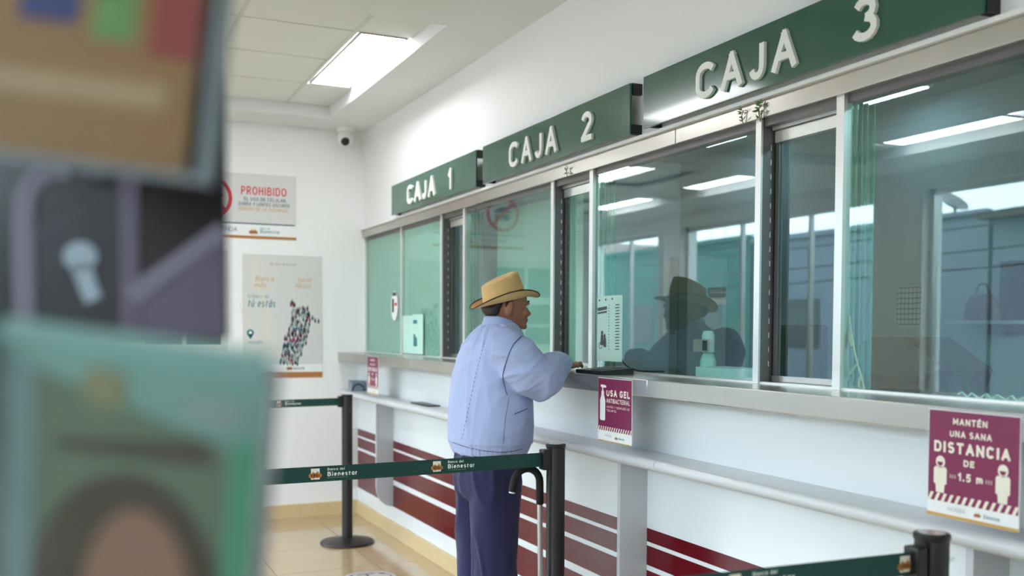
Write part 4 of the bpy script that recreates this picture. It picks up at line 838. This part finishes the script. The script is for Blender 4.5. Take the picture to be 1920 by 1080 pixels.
# --- trousers
pieces = [loftg([ring(0.94, 0.012, 0.118, 0.158), ring(0.88, 0.012, 0.125, 0.17), ring(0.80, 0.012, 0.128, 0.178), ring(0.75, 0.01, 0.118, 0.172), ring(0.72, 0.01, 0.09, 0.15)])]
for s_ in (-1, 1):
    pieces.append(loftg([ring(z, cx, a, b, s_*0.088, 24, 2.2) for z, cx, a, b in ((0.86, 0.012, 0.105, 0.083), (0.72, 0.012, 0.104, 0.088), (0.6, 0.012, 0.098, 0.085), (0.46, 0.01, 0.092, 0.084), (0.3, 0.004, 0.088, 0.08), (0.12, 0.0, 0.088, 0.078), (0.045, 0.002, 0.092, 0.08))]))
V, F, NN = fused(pieces, 0.0075, 5)
V = [p+n*(0.004*noise.noise(Vector((p.x*9, p.y*9, p.z*3)))+0.010*max(0, 1-3*abs(noise.noise(Vector((p.x*10+p.z*1.5, p.y*10, p.z*2.2)))))**1.4-0.003) for p, n in zip(V, NN)]
tr = mesh('trousers', V, F, M_trou, person, True); tr['label'] = 'navy blue trousers'
for s_ in (-1, 1):
    sh_ = loftg([[P(x, s_*0.088+w_*math.cos(2*PI*k/20), 0.0+max(0.0, h_*(0.5+0.5*math.sin(2*PI*k/20)))) for k in range(20)] for x, w_, h_ in ((-0.075, 0.02, 0.05), (-0.06, 0.036, 0.085), (0.0, 0.042, 0.095), (0.07, 0.045, 0.075), (0.13, 0.046, 0.055), (0.175, 0.034, 0.045), (0.19, 0.012, 0.03))])
    mesh('shoe', *sh_, M_black, person, True, 50)
# --- straw hat
def strawmat():
    m = mat('woven straw', (226, 186, 126), 0.75, vary=0.14, scale=26, bump=0.0); nt = m.node_tree; N = nt.nodes; b = N['Principled BSDF']
    tc = [n for n in N if n.type == 'TEX_COORD'][0]; bps = []
    add = N.new('ShaderNodeMath'); add.operation = 'ADD'
    for i, dr in enumerate(('X', 'Z')):
        wv = N.new('ShaderNodeTexWave'); wv.bands_direction = dr; wv.inputs['Scale'].default_value = 90; wv.inputs['Distortion'].default_value = 2.5
        nt.links.new(tc.outputs['Object'], wv.inputs['Vector']); nt.links.new(wv.outputs['Fac'], add.inputs[i])
    bp_ = N.new('ShaderNodeBump'); bp_.inputs['Strength'].default_value = 0.35; bp_.inputs['Distance'].default_value = 0.003
    nt.links.new(add.outputs[0], bp_.inputs['Height']); nt.links.new(bp_.outputs['Normal'], b.inputs['Normal']); return m
M_straw = strawmat(); M_band = mat('dark brown hat band', (44, 26, 24), 0.6)
HT = Matrix.Translation(P(0.088, 0.0, 1.540)) @ Matrix.Rotation(math.radians(-13), 4, 'Y') @ Matrix.Rotation(math.radians(-2), 4, 'X')
def hp(x, y, z): return HT @ Vector((x, y, z))
n = 56
def brim_pt(t, s_, off=0.0):
    c, sn = math.cos(t), math.sin(t); a = 0.094+s_*0.057; b = 0.080+s_*0.054
    z = -0.010*s_-0.006*s_*s_*max(0, c)**2+0.042*(s_**2.0)*abs(sn)**1.5+0.008*s_**2*max(0, -c)**3+off
    return hp(a*c, b*sn*(1-0.12*s_*s_*abs(sn)), z)
top = [[brim_pt(2*PI*k/n, s_, 0.0012) for k in range(n)] for s_ in (0.0, 0.2, 0.4, 0.6, 0.8, 1.0)]
bot = [[brim_pt(2*PI*k/n, s_, -0.0012) for k in range(n)] for s_ in (1.0, 0.8, 0.6, 0.4, 0.2, 0.0)]
v, f = loftg(top+bot, False); f += [(11*n+i, 11*n+(i+1) % n, (i+1) % n, i) for i in range(n)]
hat = mesh('straw_hat', v, f, M_straw, person, True, 60); hat['label'] = 'tan woven straw hat with dark band'
def crown(t, q, r_):
    """q 0..1 up the side, then r_ 1..0 across the top"""
    c, sn = math.cos(t), math.sin(t); htop = 0.092+0.016*c
    if r_ is None:
        sh_ = 1-0.10*q**1.6*(0.5+0.5*(c > 0)*c*c)-0.04*q; pin = 1-0.13*q*math.exp(-((abs(t if t < PI else t-2*PI)-0.75)/0.35)**2)
        return hp(0.094*c*sh_, 0.080*sn*(1-0.10*q)*pin, htop*q)
    p = crown(t, 1.0, None); ctr = hp(0.012, 0, 0.092-0.014); m_ = ctr.lerp(p, r_); up = (HT.to_3x3() @ Vector((0, 0, 1)))
    return m_+up*(0.016*math.sin(PI*r_)*(1 if r_ > 0.5 else 0.5))
rings = [[crown(2*PI*k/n, q, None) for k in range(n)] for q in (0, 0.15, 0.35, 0.55, 0.75, 0.9, 1.0)]+[[crown(2*PI*k/n, 1, r_) for k in range(n)] for r_ in (0.93, 0.82, 0.65, 0.45, 0.25, 0.05)]
v, f = loftg(rings); mesh('crown', v, f, M_straw, hat, True, 70)
v, f = loftg([[hp((0.094+o_)*math.cos(2*PI*k/n), (0.080+o_)*math.sin(2*PI*k/n), z_) for k in range(n)] for o_, z_ in ((0.0005, 0.001), (0.0028, 0.002), (0.0026, 0.011), (0.0002, 0.012))], False); mesh('hat_band', v, f, M_band, hat, True)
pts = [brim_pt(2*PI*k/n, 1.0) for k in range(n)]; v, f = tubeg(pts+[pts[0]], 0.0026, 8, False); mesh('brim_trim', v, f, M_band, hat, True)
# --- cane
o = tag(empty('walking_cane', (1.737, 3.50, 0)), 'aluminium walking cane with black foam hook handle leaning by the queue post', 'cane')
tip = Vector((1.737, 3.50, 0.0)); tp = Vector((1.640, 3.325, 0.84)); ax = (tp-tip).normalized()
tube('shaft', [tip+ax*0.03, tp], 0.0105, mat('satin aluminium', (205, 205, 208), 0.3, metal=0.6), o, 14)
tube('rubber_tip', [tip, tip+ax*0.01, tip+ax*0.045], [0.017, 0.016, 0.013], M_black, o, 14)
hd_ = Vector((-1, -0.02, 0)); hk = [tip+ax*0.775, tip+ax*0.80, tp]+[tp+hd_*(0.055-0.055*math.cos(a))+Vector((0, 0, 0.055*math.sin(a))) for a in [PI*k/12 for k in range(1, 12)]]+[tp+hd_*0.112+Vector((0, 0, -0.005)), tp+hd_*0.117+Vector((0, 0, -0.03))]
tube('handle', hk, 0.0145, mat('black foam', (20, 18, 19), 0.8), o, 14)
tube('handle_end', [hk[-1], hk[-1]+Vector((-0.001, 0, -0.005))], 0.012, M_alu, o, 12)

# ================================================================== LEAFLET RACK CLOSE TO THE CAMERA
def Q(u, d, z): return Vector((cy_*u+sy_*d, -sy_*u+cy_*d, z))
def qbox(name, u0, u1, d0, d1, z0, z1, m, parent): return mesh(name, [Q(a, b, c) for a in (u0, u1) for b in (d0, d1) for c in (z0, z1)], BF, m, parent)
RX = Vector((cy_, -sy_, 0)); RY = Vector((sy_, cy_, 0)); UPV = Vector((0, 0, 1))
o = tag(empty('leaflet_rack', Q(-0.42, 0.84, 0), -YAW), 'blurred dark leaflet rack close to the lens at the left edge', 'rack')
M_rp = mat('dark plum print', (27, 23, 28), 0.25, vary=0.1); M_rp2 = mat('grey violet print', (84, 78, 96), 0.3); M_rp3 = mat('pale grey frame print', (104, 100, 116), 0.4)
M_acr = glassmat('clear acrylic', (0.93, 0.97, 0.97), 1.45); M_acre = mat('acrylic edge', (128, 140, 148), 0.2)
qbox('back_panel', -0.56, -0.234, 0.80, 0.806, 1.412, 1.78, M_rp, o)
sh = Sheet(Q(0, 0.80, 0), RX, UPV)
v, f = sh.polyg([(-0.312, 1.414), (-0.235, 1.414), (-0.235, 1.505), (-0.312, 1.455)]); mesh('violet_print', v, f, M_rp2, o)
v, f = sh.polyg([(-0.395, 1.414), (-0.318, 1.414), (-0.318, 1.54), (-0.395, 1.50)], 0.0008); mesh('plum_print', v, f, mat('plum print', (36, 32, 42), 0.3), o)
fr_ = [(-0.398, 1.414), (-0.398, 1.50), (-0.395, 1.53), (-0.38, 1.547), (-0.36, 1.55)]
v, f = stroke(sh, [(p.x, p.y) for p in smoothpath([(a, b, 0) for a, b in fr_], 5)], 0.018, 0.002); mesh('frame_print', v, f, M_rp3, o)
v, f = stroke(sh, [(-0.312, 1.414), (-0.312, 1.55)], 0.016, 0.002); mesh('frame_print', v, f, M_rp2, o)
v, f = stroke(sh, [(-0.312, 1.445), (-0.27, 1.475), (-0.235, 1.50)], 0.016, 0.0022); mesh('frame_print', v, f, M_rp3, o)
v, f = join([sh.discg(-0.352, 1.478, 0.014, 0.012, 0.0024), sh.polyg([(-0.36, 1.47), (-0.345, 1.475), (-0.335, 1.445), (-0.348, 1.44)], 0.0024)]); mesh('figure_print', v, f, mat('pale figure print', (140, 158, 172), 0.4), o)
tube('pole', [Q(-0.42, 0.83, 0.02), Q(-0.42, 0.83, 1.75)], 0.016, M_blackm, o); lathe('foot', [(0.0005, 0), (0.19, 0), (0.19, 0.012), (0.03, 0.025), (0.0005, 0.025)], Q(-0.42, 0.83, 0), M_blackm, o)
qbox('crossbar', -0.5, -0.26, 0.812, 0.824, 1.60, 1.63, M_blackm, o)
qbox('lower_arm', -0.43, -0.41, 0.49, 0.82, 1.25, 1.27, M_blackm, o); qbox('lower_arm', -0.41, -0.19, 0.545, 0.56, 1.25, 1.27, M_blackm, o)
# upper pocket (tilted clockwise)
tl = math.radians(-6.8); ux = RX*math.cos(tl)+UPV*math.sin(tl); uy = -RX*math.sin(tl)+UPV*math.cos(tl)
sp = Sheet(Q(-0.1645, 0.52, 1.4996), ux, uy); sp.k = 0.765          # x<0 to the left
v, f = sp.boxg(-0.34, 0.0, 0.0, 0.24, 0.004, 0.006); mesh('pocket_front', v, f, M_acr, o)
v, f = join([sp.boxg(-0.34, 0.004, -0.004, 0.0, -0.012, 0.006), sp.boxg(0.0, 0.004, 0.0, 0.24, -0.012, 0.006)]); mesh('pocket_edge', v, f, M_acre, o)
v, f = sp.boxg(-0.32, -0.28, 0.05, 0.12, -0.276, -0.012); mesh('pocket_bracket', v, f, M_blackm, o)
o2 = tag(empty('brown_leaflet', Q(-0.23, 0.52, 1.50)), 'blurred brown leaflet with blue, green and red blocks in the upper rack pocket', 'leaflet')
v, f = sp.boxg(-0.32, -0.014, 0.002, 0.22, -0.006, 0.0); mesh('sheet', v, f, mat('brown leaflet print', (150, 104, 60), 0.45), o2)
for nm, a, b, y0, c in (('blue_block', -0.137, -0.096, 0.094, (54, 48, 112)), ('green_block', -0.086, -0.056, 0.086, (108, 140, 76)), ('red_block', -0.046, -0.012, 0.078, (146, 52, 48))): sp.rect(nm, a, b, y0, 0.22, mat(nm, c, 0.45), o2)
sp.rect('text_band', -0.26, -0.03, 0.042, 0.060, mat('pale brown text band', (176, 140, 108), 0.45), o2)
# lower pocket and teal leaflet, leaning back
lean = math.radians(12); tl = math.radians(-7.5); vy = (UPV*math.cos(lean)-RY*math.sin(lean)*(-1)*0.0).normalized()
vy = (UPV*math.cos(lean)-RY*math.sin(lean)).normalized()
lx = RX*math.cos(tl)+vy*math.sin(tl); ly = -RX*math.sin(tl)+vy*math.cos(tl)
TR = Q(-0.1163, 0.47, 1.407); sp = Sheet(TR-lx*0.155*0.855-ly*0.215*0.855, lx, ly); sp.k = 0.855       # lower-left origin, 0.155 x 0.215
v, f = sp.boxg(0, 0.155, 0, 0.205, 0.004, 0.006); mesh('pocket_front', v, f, M_acr, o)
v, f = join([sp.boxg(-0.004, 0.159, -0.004, 0.0, -0.014, 0.006), sp.boxg(0.155, 0.159, 0, 0.205, -0.014, 0.006), sp.boxg(-0.004, 0.0, 0, 0.205, -0.014, 0.006)]); mesh('pocket_edge', v, f, M_acre, o)
v, f = sp.boxg(-0.004, 0.159, 0, 0.215, -0.016, -0.014); mesh('pocket_back', v, f, M_acr, o)
o3 = tag(empty('teal_leaflet', Q(-0.18, 0.5, 1.22)), 'blurred teal leaflet with a portrait in the lower rack pocket', 'leaflet')
v, f = sp.boxg(0.002, 0.152, 0.002, 0.213, -0.012, -0.003); mesh('sheet', v, f, mat('teal leaflet print', (122, 162, 160), 0.45), o3)
sp.o = sp.p(0, 0, -0.003)
for nm, pl, c in (('green_field', [(0.02, 0.19), (0.135, 0.155), (0.135, 0.03), (0.02, 0.03)], (98, 116, 104)), ('pale_field', [(0.0, 0.0), (0.022, 0.0), (0.022, 0.19), (0.0, 0.20)], (120, 148, 160)), ('green_edge', [(0.128, 0.0), (0.152, 0.0), (0.152, 0.16), (0.138, 0.16)], (74, 146, 122)), ('dark_band', [(0.035, 0.142), (0.125, 0.142), (0.125, 0.158), (0.035, 0.15)], (70, 62, 62))):
    v, f = sp.polyg(pl, 0.0008 if nm != 'dark_band' else 0.0012); mesh(nm, v, f, mat(nm, c, 0.45), o3)
v, f = sp.discg(0.078, 0.055, 0.056, 0.078, 0.0014, 30); mesh('portrait_hair', v, f, mat('portrait hair print', (66, 54, 56), 0.45), o3)
v, f = sp.discg(0.085, 0.045, 0.033, 0.066, 0.0018, 30); mesh('portrait_face', v, f, mat('portrait face print', (150, 106, 96), 0.45), o3)
v, f = sp.discg(0.062, 0.183, 0.013, 0.012, 0.0016, 20); mesh('pale_spot', v, f, mat('sand spot print', (140, 134, 106), 0.45), o3)
v, f = sp.discg(0.125, 0.176, 0.018, 0.011, 0.0016, 20); mesh('pale_spot', v, f, mat('lilac spot print', (140, 158, 162), 0.45), o3)
